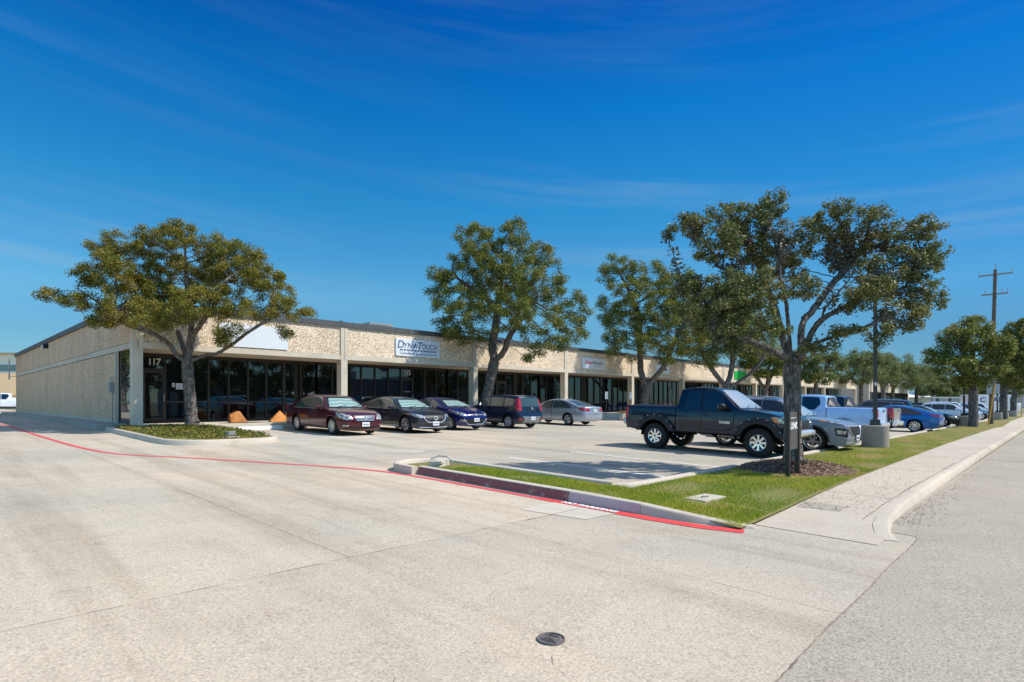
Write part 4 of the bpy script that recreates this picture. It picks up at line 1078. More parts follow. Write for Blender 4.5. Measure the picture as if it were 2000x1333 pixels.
def grass():
    rng = np.random.default_rng(2)
    def blades(name, lab, n, x, y, h, hgt, m, wid=.009):
        z = np.array([gz(a, b) for a, b in zip(x, y)]) + h(x, y) - .01
        a = rng.uniform(0, 6.28, n); ln = rng.normal(0, .5, (n, 2)) * hgt[:, None]
        V = np.zeros((n, 3, 3)); c, s_ = np.cos(a) * wid / 2, np.sin(a) * wid / 2
        V[:, 0] = np.stack([x - c, y - s_, z], 1); V[:, 1] = np.stack([x + c, y + s_, z], 1)
        V[:, 2] = np.stack([x + ln[:, 0], y + ln[:, 1], z + hgt], 1)
        o = link(name, npmesh(name, V.reshape(-1, 3), np.arange(n * 3), 3), m)
        return tag(o, lab, 'grass', kind='stuff')
    eh = lambda x, y: np.array([edge_h(a, b) for a, b in zip(x, y)])
    mound = lambda x, y: eh(x, y) + .07 * np.exp(-((x - 13.4) / 1.6) ** 2 - ((y - 4.3) / .8) ** 2)
    # near strip, thinner with distance, bare in the mulch
    n = 120000; x = 8.3 + rng.exponential(11, n); y = rng.uniform(2.93, 5.2, n)
    ok = (x < 60) & ((((x - 13.5) / 1.75) ** 2 + ((y - 4.28) / 1.25) ** 2) > .9) & (np.sin(x * 2.1 + y) + np.sin(y * 4.3 - x) + rng.normal(0, .7, n) > -.75)
    x, y = x[ok], y[ok]; n = len(x)
    hg = rng.uniform(.02, .062, n) * np.where(x > 15, .8, 1.); wl = np.interp(x, [7, 14, 27, 110], [2.92, 3.02, 3.22, 4.0])
    ok = (y > wl) & ~((np.abs(x - 8.35) < .34) & (np.abs(y - 3.95) < .21)); x, y, hg = x[ok], y[ok], hg[ok]
    blades('lawn_grass', 'bright green mown grass strip between the parking lot kerb and the sidewalk', len(x), x, y, mound, hg, M['grass_blade'], .010)
    n = 42000; x = rng.uniform(7.16, 8.2, n); y = rng.uniform(2.95, 9.6, n); hg = rng.uniform(.025, .07, n) * np.interp(y, [3, 8.5, 9.6], [1, 1, .4])
    ok = ((y < 8.9) | (rng.random(n) < .25)) & (np.sin(x * 5 + y * 2.3) + np.sin(y * 3.7 - x * 2) + rng.normal(0, .7, n) > -.9); x, y, hg = x[ok], y[ok], hg[ok]
    blades('lawn_grass', 'shaggy green grass on the narrow kerbed island arm at the driveway', len(x), x, y, eh, hg, M['grass_blade'], .010)
    # leafy ground cover of the island by the door
    n = 9000; x = rng.uniform(5.05, 8.1, n); y = rng.uniform(18.2, 25.2, n)
    ok = ((x > 5.6) | (y > 18.9)) & ((x < 7.8) | (y > 18.8)); x, y = x[ok], y[ok]; n = len(x)
    z = np.array([gz(a, b) for a, b in zip(x, y)]) + .15 + .08 * np.exp(-((x - 6.5) / 1.3) ** 2 - ((y - 22) / 2.5) ** 2) + rng.uniform(0, .09, n)
    m = leafmat('cover_leaf', [(0, (.06, .085, .015)), (.5, (.14, .16, .025)), (.8, (.25, .22, .05)), (1, (.30, .17, .07))], .25)
    o = link('ground_cover', leaf_quads(rng, np.stack([x, y, z], 1), .05, .10), m)
    tag(o, 'low leafy ground cover on the kerbed island below the first oak', 'ground cover', kind='stuff')
def leaf_quads(rng, P, lo, hi, up=.35):
    n = len(P); d = rng.normal(0, 1, (n, 3)); d[:, 2] = d[:, 2] * .7; d /= np.linalg.norm(d, axis=1)[:, None]
    nr = rng.normal(0, 1, (n, 3)); nr[:, 2] += up * 3; w = np.cross(d, nr); w /= np.linalg.norm(w, axis=1)[:, None] + 1e-9
    L = rng.uniform(lo, hi, n)[:, None]; V = np.zeros((n, 4, 3))
    V[:, 0] = P - d * L * .5; V[:, 1] = P + w * L * .27 + d * L * .05; V[:, 2] = P + d * L * .5; V[:, 3] = P - w * L * .27 + d * L * .05
    return npmesh('leaves', V.reshape(-1, 3), np.arange(n * 4), 4)

# ------------------------------------------------------------------ the building
def tinted():
    m, t, b = nodes('tinted_glass')
    b.inputs['Base Color'].default_value = (.004, .005, .006, 1); b.inputs['Roughness'].default_value = .015
    b.inputs['Specular IOR Level'].default_value = 1.; b.inputs['IOR'].default_value = 1.5
    b.inputs['Specular Tint'].default_value = (.8, .92, 1, 1)
    co = coords(t); n_ = noise(t, co, .55, 2); bump(t, b, n_, .035, .05); _mats['tinted_glass'] = m
def building():
    tinted()
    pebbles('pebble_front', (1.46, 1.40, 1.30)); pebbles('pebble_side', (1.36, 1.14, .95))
    mat('bronze', (.055, .042, .034), .45, metal=.6, var=.1); mat('coping', (.085, .088, .088), .55, metal=.3, var=.2, vscale=1.5)
    mat('roofing', (.45, .44, .42), .9); mat('sign_white', (.66, .70, .74), .45, var=.03); mat('sign_blue', (.02, .045, .16), .5, var=.05)
    mat('sign_red', (.62, .01, .03), .5, var=.03); mat('sign_black', (.02, .02, .02), .5, var=.03); mat('sign_green', (.01, .42, .07), .4, var=.05)
    mat('numeral', (.72, .70, .64), .5, var=.05); mat('dark_room', (.01, .01, .01), .9, var=0); mat('metal_grey', (.32, .33, .34), .5, metal=.4)
    mat('alu', (.55, .55, .55), .4, metal=.6)
    root = thing('office_building', 'long single storey office building of pebbled concrete panels and dark tinted glass', 'building', (5.57, 24.8, -.9))
    ox, oy, oz = 5.57, 24.8, -.9
    def loc(p): return (p[0] - ox, p[1] - oy, p[2] - oz)
    def part(name, m, boxes, parent=root, smooth=None):
        mb = MB()
        for a, b in boxes: mb.box2(loc(a), loc(b))
        return mb.build(name, M[m], parent, smooth)
    BW = 8.48; NB = 12; zs, zt = 1.98, 3.53; yf = 24.8; yg = 27.25; XE = 5.57 + BW * NB + .33
    for k in range(NB + 1):
        x = 5.57 + BW * k
        part('column', 'smooth_concrete', [((x, yf - .015, -.9), (x + .33, yf + .40, zs - .002))])
        part('pilaster', 'smooth_concrete', [((x - .02, yf - .02, zs), (x + .155, yf + .25, zt)), ((x + .175, yf - .02, zs), (x + .35, yf + .25, zt)), ((x + .155, yf + .03, zs), (x + .175, yf + .25, zt))])
    for k in range(NB):
        x0 = 5.57 + BW * k + .353; x1 = 5.57 + BW * (k + 1) - .023
        part('fascia_panel', 'pebble_front', [((x0, yf + .03, zs + .235), (x1, yf + .2, zt))])
        part('fascia_beam', 'smooth_concrete', [((x0, yf - .01, zs), (x1, yf + .22, zs + .23)), ((x0, yf + .004, zt - .035), (x1, yf + .028, zt))])
        # glazing of one bay
        wx0 = 5.57 + BW * k + .0; n = 10; st = BW / n
        door = {0: 1, 1: 6, 2: 5, 3: 3, 4: 6, 5: 2, 6: 5}.get(k, 4); fr = []; gl = []
        for i in range(n + 1):
            x = wx0 + st * i + .02; w = .035 if i not in (8,) else .07
            fr.append(((x - w, yg - .07, -.89), (x + w - .01, yg + .05, zs - .002)))
        for i in range(n):
            xa, xb = wx0 + st * i + .055, wx0 + st * (i + 1) - .015
            zz = (-.80, zs - .20)
            if i == door: fr += [((xa, yg - .055, 1.27), (xb, yg + .03, 1.36))]; continue
            fr += [((xa, yg - .055, -.07), (xb, yg + .03, .0)), ((xa, yg - .055, -.89), (xb, yg + .03, -.80))]
        fr.append(((wx0 + .06, yg - .06, zs - .12), (wx0 + BW - .02, yg + .04, zs - .002)))
        wo = part('window', 'bronze', fr)
        wo_boxes = [((wx0 + .02, yg + .0, -.86), (wx0 + BW + .02, yg + .012, zs - .1))]
        part('pane', 'tinted_glass', wo_boxes, wo)
        xa, xb = wx0 + st * door + .056, wx0 + st * (door + 1) - .016
        do = part('door', 'bronze', [((xa, yg - .08, -.888), (xa + .075, yg - .03, 1.268)), ((xb - .075, yg - .08, -.888), (xb, yg - .03, 1.268)), ((xa + .076, yg - .08, 1.16), (xb - .076, yg - .03, 1.268)), ((xa + .076, yg - .08, -.888), (xb - .076, yg - .03, -.72))])
        part('door_glass', 'tinted_glass', [((xa + .07, yg - .06, -.75), (xb - .07, yg - .05, 1.18))], do)
        h = MB(); hx = xb - .04; h.tube([loc(p) for p in ((hx, yg - .08, .02), (hx, yg - .14, .02), (hx, yg - .14, .30), (hx, yg - .08, .30))], .014, 6); h.build('door_handle', M['alu'], do, 50)
        num = {0: '117', 1: '115', 2: '113', 3: '111'}.get(k)
        if num in ('117', '115'):
            
            for q, ch in enumerate(num): lettering(ch, .38, loc(((xa + xb) / 2 + .155 * (q - 1), yg - .075, 1.62)), (1, 0, 0), (0, 0, 1), M['numeral'], root, bold=.007).name = 'house_numeral'
        if k == 1:
            o = lettering('dynaTouch', .10, loc(((xa + xb) / 2, yg - .075, .55)), (1, 0, 0), (0, 0, 1), M['sign_white'], do, fitw=.42); o.name = 'door_lettering'
    # notices by the first door
    pp = part('door_notice', 'sign_white', [((7.68, yg - .068, .50), (7.98, yg - .055, .76)), ((7.53, yg - .085, .60), (7.63, yg - .075, .77))])
    part('notice_lines', 'metal_grey', [((7.71, yg - .073, .53 + .035 * k), (7.95, yg - .0685, .542 + .035 * k)) for k in range(6)] + [((7.55, yg - .09, .65), (7.61, yg - .0855, .72))], pp)
    # side wall with its recess at the corner
    part('corner_window', 'bronze', [((5.60, 25.21, -.89), (5.66, 25.27, zs)), ((5.60, 27.0, -.89), (5.66, 27.06, zs)), ((5.61, 25.2705, -.06), (5.65, 26.9995, .0)), ((5.61, 25.2705, -.89), (5.65, 26.9995, -.82))])
    part('corner_pane', 'tinted_glass', [((5.625, 25.22, -.86), (5.64, 27.05, zs - .01))])
    part('end_column', 'smooth_concrete', [((5.56, 27.06, -.9), (5.86, 27.50, zs - .002))])
    part('side_beam', 'smooth_concrete', [((5.585, 25.055, zs), (5.75, 60.5, zs + .22))])
    ys = [27.505, 38.4, 49.4, 60.5]
    for a, b in zip(ys[:-1], ys[1:]):
        part('side_panel', 'pebble_side', [((5.6, a + .012, -.73), (5.85, b - .012, zs - .03))])
    for a, b in zip([25.055] + ys[1:-1], ys[1:]):
        part('upper_side_panel', 'pebble_side', [((5.6, a + .012, zs + .245), (5.85, b - .012, zt))])
    part('wall_base', 'smooth_concrete', [((5.585, 27.505, -.9), (5.75, 60.5, -.735))])
    part('panel_joint', 'smooth_concrete', [((5.595, y - .05, -.73), (5.75, y + .05, zs - .03)) for y in ys[1:-1]] + [((5.595, y - .05, zs + .245), (5.75, y + .05, zt)) for y in ys[1:-1]])
    # body behind, soffit, roof, coping
    part('wall', 'smooth_concrete', [((5.855, yg + .06, -.9), (XE - .02, yg + .3, zs - .01)), ((5.855, 27.6, -.9), (6.1, 60.4, zt)), ((5.86, 60.2, -.9), (XE, 60.45, zt)), ((XE - .25, 27.6, -.9), (XE, 60.2, zt))])
    part('soffit', 'smooth_concrete', [((5.76, yf + .41, zs + .004), (XE, 27.6, zs + .09))])
    part('roof', 'roofing', [((5.86, yf + .26, 3.36), (XE - .01, 60.4, 3.5))])
    sg = []
    x = 5.50
    while x < XE:
        sg.append(((x, yf - .055, zt + .002), (min(x + 3.03, XE), yf + .30, zt + .245))); x += 3.04
    y = yf + .31
    while y < 60.5:
        sg.append(((5.50, y, zt + .002), (5.90, min(y + 3.03, 60.6), zt + .245))); y += 3.04
    part('coping', 'coping', sg)
    wl = MB(); wl.ell(loc((5.46, 44.5, 3.34)), (.13, .20, .15), 5, 12, 6); wo = wl.build('wall_light', M['black_plastic'], root, 40)
    MB().box(loc((5.325, 44.5, 3.30)), (.03, .3, .16)).build('lens', M['sign_white'], wo)
    eb = MB(); eb.box(loc((5.50, 27.85, .56)), (.16, .30, .42)); eb.cyl(loc((5.53, 27.75, .35)), loc((5.53, 27.75, -.88)), .022); eb.cyl(loc((5.53, 27.85, .77)), loc((5.53, 27.85, 1.0)), .018)
    eb.build('electric_box', M['metal_grey'], root)
    ld = MB()
    for yy in (60.9, 61.35): ld.box(loc((5.25, yy, 2.75)), (.05, .05, 2.0))
    for k in range(6): ld.box(loc((5.25, 61.12, 1.9 + .32 * k)), (.03, .42, .03))
    for z in (2.0, 3.4): ld.box(loc((5.45, 61.1, z)), (.40, .04, .04))
    ld.build('roof_ladder', M['metal_grey'], root)
    # signs fixed to the fascia: things of their own
    yp = yf + .03
    def sign(x, z, w, h, label, cat='sign'):
        s = thing('wall_sign', label, cat, (x, yp, z))
        MB().box((0, -.035, 0), (w, .06, h)).build('panel', M['sign_white'], s)
        return s
    t = lambda px: yp * (SA * (px - CX) / F + CA) / (-CA * (px - CX) / F + SA)
    xa, xb = t(427), t(561); sign((xa + xb) / 2, 2.74, xb - xa, .95, 'large blank white sign board behind the first oak branches', 'sign')
    xa, xb = t(772), t(857.5); s = sign((xa + xb) / 2, 2.80, xb - xa, .90, 'white wall sign reading DYNATOUCH in blue letters over a dotted bar', 'sign'); w = xb - xa
    me = lettering('D', .56, (-w * .405, -.068, .13), (1, 0, 0), (0, 0, 1), M['sign_blue'], s, shear=.18, bold=.004)
    lettering('YNA', .42, (-w * .195, -.068, .095), (1, 0, 0), (0, 0, 1), M['sign_blue'], s, fitw=w * .30, shear=.18)
    lettering('T', .56, (w * .02, -.068, .13), (1, 0, 0), (0, 0, 1), M['sign_blue'], s, shear=.18, bold=.003)
    lettering('OUCH', .42, (w * .245, -.068, .095), (1, 0, 0), (0, 0, 1), M['sign_blue'], s, fitw=w * .37, shear=.18)
    mb = MB()
    for k in range(11): mb.box((-w * .42 + w * .84 * (k + .5) / 11, -.067, -.13), (w * .06, .006, .075))
    mb.build('stripe', M['sign_blue'], s)
    lettering('C O R P O R A T I O N', .05, (0, -.0725, -.13), (1, 0, 0), (0, 0, 1), M['sign_white'], s, fitw=w * .78, ext=.001)
    lettering('Touchscreen Kiosk Systems and Services', .15, (0, -.068, -.30), (1, 0, 0), (0, 0, 1), M['sign_blue'], s, fitw=w * .84)
    xa, xb = t(1136), t(1181); s = sign((xa + xb) / 2, 2.74, xb - xa, .80, 'white wall sign reading GeoShack in red and black letters', 'sign'); w = xb - xa
    lettering('Geo', .33, (-w * .21, -.068, .05), (1, 0, 0), (0, 0, 1), M['sign_red'], s, fitw=w * .33, bold=.008)
    lettering('Shack', .33, (w * .17, -.068, .05), (1, 0, 0), (0, 0, 1), M['sign_black'], s, fitw=w * .42)
    lettering('your partner in positioning', .08, (w * .2, -.068, -.22), (1, 0, 0), (0, 0, 1), M['sign_red'], s, fitw=w * .45) if False else MB().box((w * .2, -.067, -.2), (w * .46, .004, .03)).build('underline', M['sign_red'], s)
    xa, xb = t(1281), t(1306); s = sign((xa + xb) / 2, 2.7, xb - xa, .7, 'white wall sign mostly hidden behind the third oak', 'sign')
    MB().box((0, -.067, 0), ((xb - xa) * .6, .004, .16)).build('lettering_block', M['sign_black'], s)
    xa, xb = t(1434), t(1456); s = thing('wall_sign', 'green wall sign glimpsed between the branches of the middle oaks', 'sign', ((xa + xb) / 2, yp, 2.7))
    MB().box((0, -.035, 0), (xb - xa, .06, .9)).build('panel', M['sign_green'], s)
    # roof units
    h = thing('rooftop_unit', 'grey boxed air conditioning unit on the flat roof above the second bay', 'air conditioner', (21.2, 33, 3.5))
    MB().box((0, 0, .85), (1.7, 1.5, 1.5)).build('casing', M['metal_grey'], h); MB().box((-1.9, 0, .80), (2.0, 1.2, 1.2), taper=.8).build('duct', M['metal_grey'], h)
    lo = MB(); [lo.box((-.7 + .175 * k, -.76, .9), (.08, .03, 1.2)) for k in range(9)]; lo.build('louvre', M['coping'], h)
    v = thing('roof_vent', 'small dark vent pipe standing on the flat roof', 'vent', (15.6, 27.5, 3.5)); MB().cyl((0, 0, 0), (0, 0, .62), .06).build('pipe', M['coping'], v); MB().cyl((0, 0, .6), (0, 0, .74), .11, .09).build('cap', M['coping'], v)
# ------------------------------------------------------------------ trees
def barkmat(name, a, b_, c_):
    m, t, b = nodes(name); co = coords(t, (1, 1, .35))
    f = noise(t, co, 14, 6, .7)
    c = ramp(t, f, [(.32, a), (.5, b_), (.68, c_)])
    v = N(t, 'TexVoronoi', Scale=26.); t.links.new(co, v.inputs['Vector'])
    c = mixc(t, c, ramp(t, v.outputs['Distance'], [(.1, g(.5)), (.4, g(1.1))]), .7, 'MULTIPLY')
    t.links.new(c, b.inputs['Base Color']); b.inputs['Roughness'].default_value = .95; b.inputs['Specular IOR Level'].default_value = .15
    bump(t, b, f, .9, .04); _mats[name] = m
barkmat('bark', (.045, .036, .03), (.13, .11, .095), (.27, .24, .21)); barkmat('bark_dark', (.035, .030, .026), (.12, .108, .096), (.34, .325, .30))
leafmat('oak_warm', [(0, (0.070, 0.085, 0.019)), (.4, (0.166, 0.179, 0.030)), (.75, (0.296, 0.263, 0.041)), (.93, (0.378, 0.274, 0.056)), (1, (0.473, 0.253, 0.094))], .32)
leafmat('oak_green', [(0, (0.059, 0.085, 0.022)), (.45, (0.141, 0.179, 0.037)), (.8, (0.260, 0.274, 0.056)), (1, (0.402, 0.316, 0.094))], .32)
leafmat('oak_grey', [(0, (0.070, 0.088, 0.034)), (.45, (0.141, 0.164, 0.053)), (.8, (0.237, 0.243, 0.085)), (.95, (0.355, 0.295, 0.112)), (1, (0.519, 0.422, 0.319))], .32)
leafmat('far_leaf', [(0, (0.082, 0.117, 0.048)), (.5, (0.154, 0.189, 0.066)), (1, (0.284, 0.295, 0.094))], .32)
leafmat('bright_leaf', [(0, (.06, .10, .015)), (.5, (.13, .19, .025)), (1, (.22, .26, .05))], .3)
leafmat('moss', [(0, (.08, .08, .07)), (1, (.17, .17, .15))], .1)
def grow(rng, trunk, limbs, clusters, natt, step, kill, shell=2.0):
    nodes_, par = [np.array(trunk[0], float)], [-1]
    def chain(pts, start):
        cur = start
        for q in pts:
            q = np.array(q, float); a = nodes_[cur]; k = max(1, int(np.linalg.norm(q - a) / step))
            for i in range(1, k + 1):
                nodes_.append(a + (q - a) * i / k + rng.normal(0, .012 * step / .2, 3) * (i < k)); par.append(cur); cur = len(nodes_) - 1
        return cur
    chain(trunk[1:], 0)
    for lb in limbs:
        d = [np.linalg.norm(n - np.array(lb[0])) for n in nodes_]; chain(chaikin(lb, 1)[1:], int(np.argmin(d)))
    vol = np.array([(c[1][0] * c[1][1] * c[1][2]) ** .72 for c in clusters]); cnt = np.maximum(6, (natt * vol / vol.sum())).astype(int)
    A = []
    for (c, r), k in zip(clusters, cnt):
        d = rng.normal(0, 1, (k, 3)); d /= np.linalg.norm(d, axis=1)[:, None]
        A.append(np.array(c) + d * (rng.random(k) ** (1 / shell))[:, None] * np.array(r))
    A = np.concatenate(A); near = np.zeros(len(A), int); dist = np.full(len(A), 1e9)
    def upd(i0):
        nonlocal near, dist
        P = np.array(nodes_[i0:]); D = np.linalg.norm(A[:, None] - P[None], axis=2); j = D.argmin(1); dm = D[np.arange(len(A)), j]
        m = dm < dist; near = np.where(m, j + i0, near); dist = np.where(m, dm, dist)
    for i in range(0, len(nodes_), 200):
        pass
    upd(0)
    for it in range(150):
        keep = dist > kill
        A, near, dist = A[keep], near[keep], dist[keep]
        if len(A) < 2: break
        i0 = len(nodes_)
        for k in np.unique(near):
            v = A[near == k] - nodes_[k]; v /= np.linalg.norm(v, axis=1)[:, None]; v = v.sum(0)
            if np.linalg.norm(v) < .15: v += rng.normal(0, .6, 3)
            v /= np.linalg.norm(v) + 1e-9
            if par[k] >= 0:
                pv = nodes_[k] - nodes_[par[k]]; v = v + .35 * pv / (np.linalg.norm(pv) + 1e-9)
            v += rng.normal(0, .16, 3); v /= np.linalg.norm(v)
            nodes_.append(nodes_[k] + v * step); par.append(int(k))
        upd(i0)
        if len(nodes_) > 16000: break
    return np.array(nodes_), np.array(par)
def tree(name, label, base, trunk, limbs, clusters, r0, natt=380, step=.22, kill=.34, per=26, leaf=(.06, .11), mat_='oak_green', bark='bark', seed=1, group=None, spread=.30, cat='tree', rmin=.007, twig=3, moss=0):
    rng = np.random.default_rng(seed)
    root = thing(name, label, cat, base, group=group)
    Nn, par = grow(rng, trunk, limbs, clusters, natt, step, kill)
    n = len(Nn); acc = np.zeros(n); hgt = np.zeros(n, int); p = 1.85
    for i in range(n - 1, -1, -1):
        if acc[i] == 0: acc[i] = 1.
        if par[i] >= 0: acc[par[i]] += acc[i]; hgt[par[i]] = max(hgt[par[i]], hgt[i] + 1)
    rad = acc ** (1 / p); rad = np.maximum(rad * r0 / rad[0], rmin)
    flare = np.array([1 + .45 * math.exp(-max(0, q[2] - Nn[0][2]) / .18) for q in Nn]); rad = rad * flare
    V = []; Fq = []; o = 0
    for i in range(1, n):
        a, b = Nn[par[i]], Nn[i]; d = b - a; l = np.linalg.norm(d)
        if l < 1e-6: continue
        d = d / l; k = 10 if rad[i] > .08 else (6 if rad[i] > .025 else 4)
        u = np.cross(d, [0, 0, 1.] if abs(d[2]) < .9 else [1., 0, 0]); u /= np.linalg.norm(u); w = np.cross(d, u)
        ra = min(rad[par[i]], rad[i] * 1.22); an = np.arange(k) * 2 * np.pi / k
        ring = np.cos(an)[:, None] * u + np.sin(an)[:, None] * w
        wob = ((1 + .05 * np.cos(3 * an + 1) + .035 * np.cos(5 * an)) if k == 10 else (1 + rng.normal(0, .05, k)))[:, None]; ex = .08 if k == 10 else .3
        V.append(a + ring * ra * wob - d * ra * ex); V.append(b + ring * rad[i] * wob + d * rad[i] * ex * .6)
        Fq.append(np.array([(o + j, o + (j + 1) % k, o + k + (j + 1) % k, o + k + j) for j in range(k)])); o += 2 * k
    V = np.concatenate(V); Fq = np.concatenate(Fq).ravel()
    link('trunk', npmesh('trunk', V, Fq, 4), M[bark], root, 50)
    tw = np.where((hgt <= twig) & (rad < max(.045, rmin * 4)) & (acc < 60))[0]
    wgt = np.clip(1.25 - .12 * hgt[tw], .4, 1.2); dens = np.clip(rng.normal(1, .45, len(tw)), .15, 2)
    cnts = np.maximum(1, (per * 4.4 * wgt * dens)).astype(int)
    P = np.repeat(Nn[tw], cnts, axis=0); q = rng.normal(0, 1, P.shape); q *= (rng.random(len(q)) ** .5 / np.linalg.norm(q, axis=1))[:, None]; P = P + q * spread * np.array([1, 1, .8])
    link('crown', leaf_quads(rng, P, *leaf), M[mat_], root)
    if moss:
        c = rng.choice(np.where((rad > .012) & (rad < .06))[0], moss); Pm = np.repeat(Nn[c], 60, axis=0) + rng.normal(0, .075, (moss * 60, 3)) * np.array([1, 1, 1.5])
        link('ball_moss', leaf_quads(rng, Pm, .05, .12), M['moss'], root)
    return root
def px_clusters(items, d0, base):
    """(px, py, radius px, depth offset, flatten) -> ellipsoids in tree space"""
    out = []
    for px, py, r, dd, fl in items:
        c = at(px, d0 + dd, py) - Vector(base); rr = r / F * (d0 + dd); out.append(((c.x, c.y, c.z), (rr, rr, rr * fl)))
    return out
def px_path(items, d0, base):
    return [tuple(at(px, d0 + dd, py) - Vector(base)) for px, py, dd in items]
def trees():
    FR = 'oaks along the front of the building'; RD = 'oaks in the grass strip along the street'
    # first oak, in the island by door 117
    x, y = 7.35, 24.0; b = (x, y, gz(x, y) + .18); d = depth(x, y); C = lambda L: px_clusters(L, d, b); Pp = lambda L: px_path(L, d, b)
    tree('oak_tree', 'spreading oak in the kerbed island by the first door, leftmost of the oaks', b, Pp([(376, 833, 0), (372, 790, 0), (369, 745, 0), (366, 708, 0)]),
         [Pp([(366, 708, 0), (345, 695, -.2), (330, 670, -.4), (300, 652, -.6), (262, 640, -.8), (215, 620, -.9)]), Pp([(366, 708, 0), (352, 660, .3), (335, 620, .7), (318, 585, 1)]), Pp([(366, 708, 0), (374, 660, 0), (372, 610, .1), (366, 560, .2), (362, 500, .2)]), Pp([(374, 660, 0), (398, 625, -.4), (425, 590, -.8), (440, 550, -1)]), Pp([(366, 712, 0), (395, 694, -.2), (425, 692, -.6), (455, 672, -1), (490, 645, -1.3), (535, 620, -1.5)])],
         C([(480, 535, 44, -.3, .8), (525, 560, 40, -.8, .7), (545, 590, 34, -1.2, .7), (470, 500, 34, .2, .8), (440, 655, 28, -1.5, .7), (470, 640, 26, -1.4, .6), (300, 465, 34, .4, .8), (440, 480, 34, .2, .8), (490, 505, 30, -.2, .8), (170, 545, 34, -.2, .8), (370, 590, 54, -1.2, .7), (230, 520, 40, -1, .8), (352, 470, 42, 0, 1.05), (395, 480, 34, .5, .8), (300, 505, 60, .6, .72), (225, 485, 44, .2, .8), (195, 515, 34, -.4, .9), (250, 555, 62, -.6, .62), (120, 578, 38, -.6, .55), (170, 590, 48, -.9, .5), (205, 625, 40, -1.2, .45), (260, 605, 60, -1, .6), (320, 570, 66, .9, .75), (400, 540, 62, .6, .8), (455, 530, 52, 0, .9), (500, 545, 36, -.6, .8), (440, 595, 58, -.8, .6), (510, 610, 46, -1.2, .6), (560, 605, 40, -1.4, .55), (595, 610, 22, -1.4, .8), (555, 645, 22, -1.3, .8), (370, 610, 50, -1.5, .6), (300, 630, 40, -1.6, .5), (350, 450, 26, 0, .8)]),
         .20, 2300, .14, .18, 20, (.046, .086), 'oak_warm', 'bark', 3, FR, .23)
    # second oak, behind the boxy car
    x, y = 22.4, 23.9; b = (x, y, gz(x, y)); d = depth(x, y); C = lambda L: px_clusters(L, d, b); Pp = lambda L: px_path(L, d, b)
    tree('oak_tree', 'tall dense oak rising behind the boxy navy hatchback', b, Pp([(946, 822, 0), (950, 780, 0), (958, 735, 0), (966, 705, 0)]),
         [Pp([(966, 705, 0), (960, 680, .3), (968, 640, .6), (972, 600, .8), (980, 540, .8)]), Pp([(966, 705, 0), (984, 690, -.3), (992, 660, -.6), (1020, 620, -1), (1050, 580, -1.2)]), Pp([(972, 600, .8), (930, 570, .3), (895, 545, -.2)])],
         C([(1000, 470, 44, 0, .75), (930, 470, 48, .4, .8), (1045, 500, 46, .2, .7), (960, 520, 80, 0, .7), (880, 540, 50, -.5, .75), (860, 575, 36, -.8, .7), (905, 600, 60, -1.4, .7), (1020, 560, 70, -1, .75), (1075, 575, 56, -.4, .8), (1105, 610, 48, -.6, .9), (1050, 640, 56, -1.8, .7), (1000, 610, 60, -2.2, .7), (925, 650, 46, -1.6, .6), (880, 640, 36, -1, .7), (1120, 650, 32, -1, .8), (1080, 675, 36, -1.6, .6), (1040, 690, 26, -2, .7), (975, 560, 80, 2, .8), (900, 655, 30, -1.5, .8), (1010, 440, 22, 0, .7)]),
         .30, 2000, .22, .30, 20, (.07, .125), 'oak_green', 'bark', 5, FR, .33, rmin=.008)
    # third oak
    x, y = 37.0, 23.4; b = (x, y, gz(x, y)); d = depth(x, y); C = lambda L: px_clusters(L, d, b); Pp = lambda L: px_path(L, d, b)
    tree('oak_tree', 'forked oak rising behind the bed of the lifted black pickup', b, Pp([(1257, 822, 0), (1258, 785, 0), (1263, 755, 0)]),
         [Pp([(1263, 755, 0), (1252, 735, 0), (1250, 705, .3), (1248, 670, .5), (1250, 620, .7)]), Pp([(1263, 755, 0), (1282, 735, -.3), (1300, 712, -.7), (1312, 680, -1), (1330, 640, -1.2)]), Pp([(1250, 620, .7), (1225, 560, .6), (1205, 525, .4)])],
         C([(1210, 520, 40, 0, .6), (1185, 545, 22, 0, .8), (1265, 545, 54, .4, .7), (1320, 560, 52, 0, .7), (1230, 590, 60, -.6, .8), (1195, 610, 34, -.6, .9), (1290, 610, 74, -1, .8), (1350, 600, 56, -.6, .9), (1215, 660, 46, -1.6, .75), (1270, 665, 54, -2, .7), (1330, 660, 56, -1.6, .8), (1205, 690, 26, -1.4, .6), (1240, 700, 24, -1.8, .5), (1370, 640, 40, 0, 1), (1300, 700, 26, -1, .6)]),
         .30, 1800, .25, .34, 20, (.08, .14), 'oak_green', 'bark', 8, FR, .38, rmin=.009)
    # fourth and fifth oaks behind the front oak
    x, y = 46.5, 22.9; b = (x, y, gz(x, y)); d = depth(x, y); C = lambda L: px_clusters(L, d, b); Pp = lambda L: px_path(L, d, b)
    tree('oak_tree', 'low forking oak in front of the green wall sign', b, Pp([(1418, 815, 0), (1420, 775, 0), (1418, 755, 0)]),
         [Pp([(1418, 755, 0), (1400, 735, 0), (1385, 715, -.5), (1370, 690, -1)]), Pp([(1418, 755, 0), (1428, 730, 0), (1432, 690, 0)]), Pp([(1420, 760, 0), (1450, 742, -.5), (1475, 722, -1), (1490, 700, -1)])],
         C([(1400, 620, 50, 0, .8), (1450, 620, 56, .5, .8), (1370, 655, 44, -1, .9), (1430, 660, 50, -1.5, .7), (1485, 660, 46, -.6, .8), (1380, 700, 34, -1.6, .6), (1345, 680, 30, -1, .9), (1420, 580, 44, 1, .7), (1350, 620, 40, 0, .9), (1500, 690, 26, -1, .7)]),
         .34, 1300, .32, .44, 17, (.11, .19), 'oak_green', 'bark_dark', 12, FR, .62, rmin=.012)
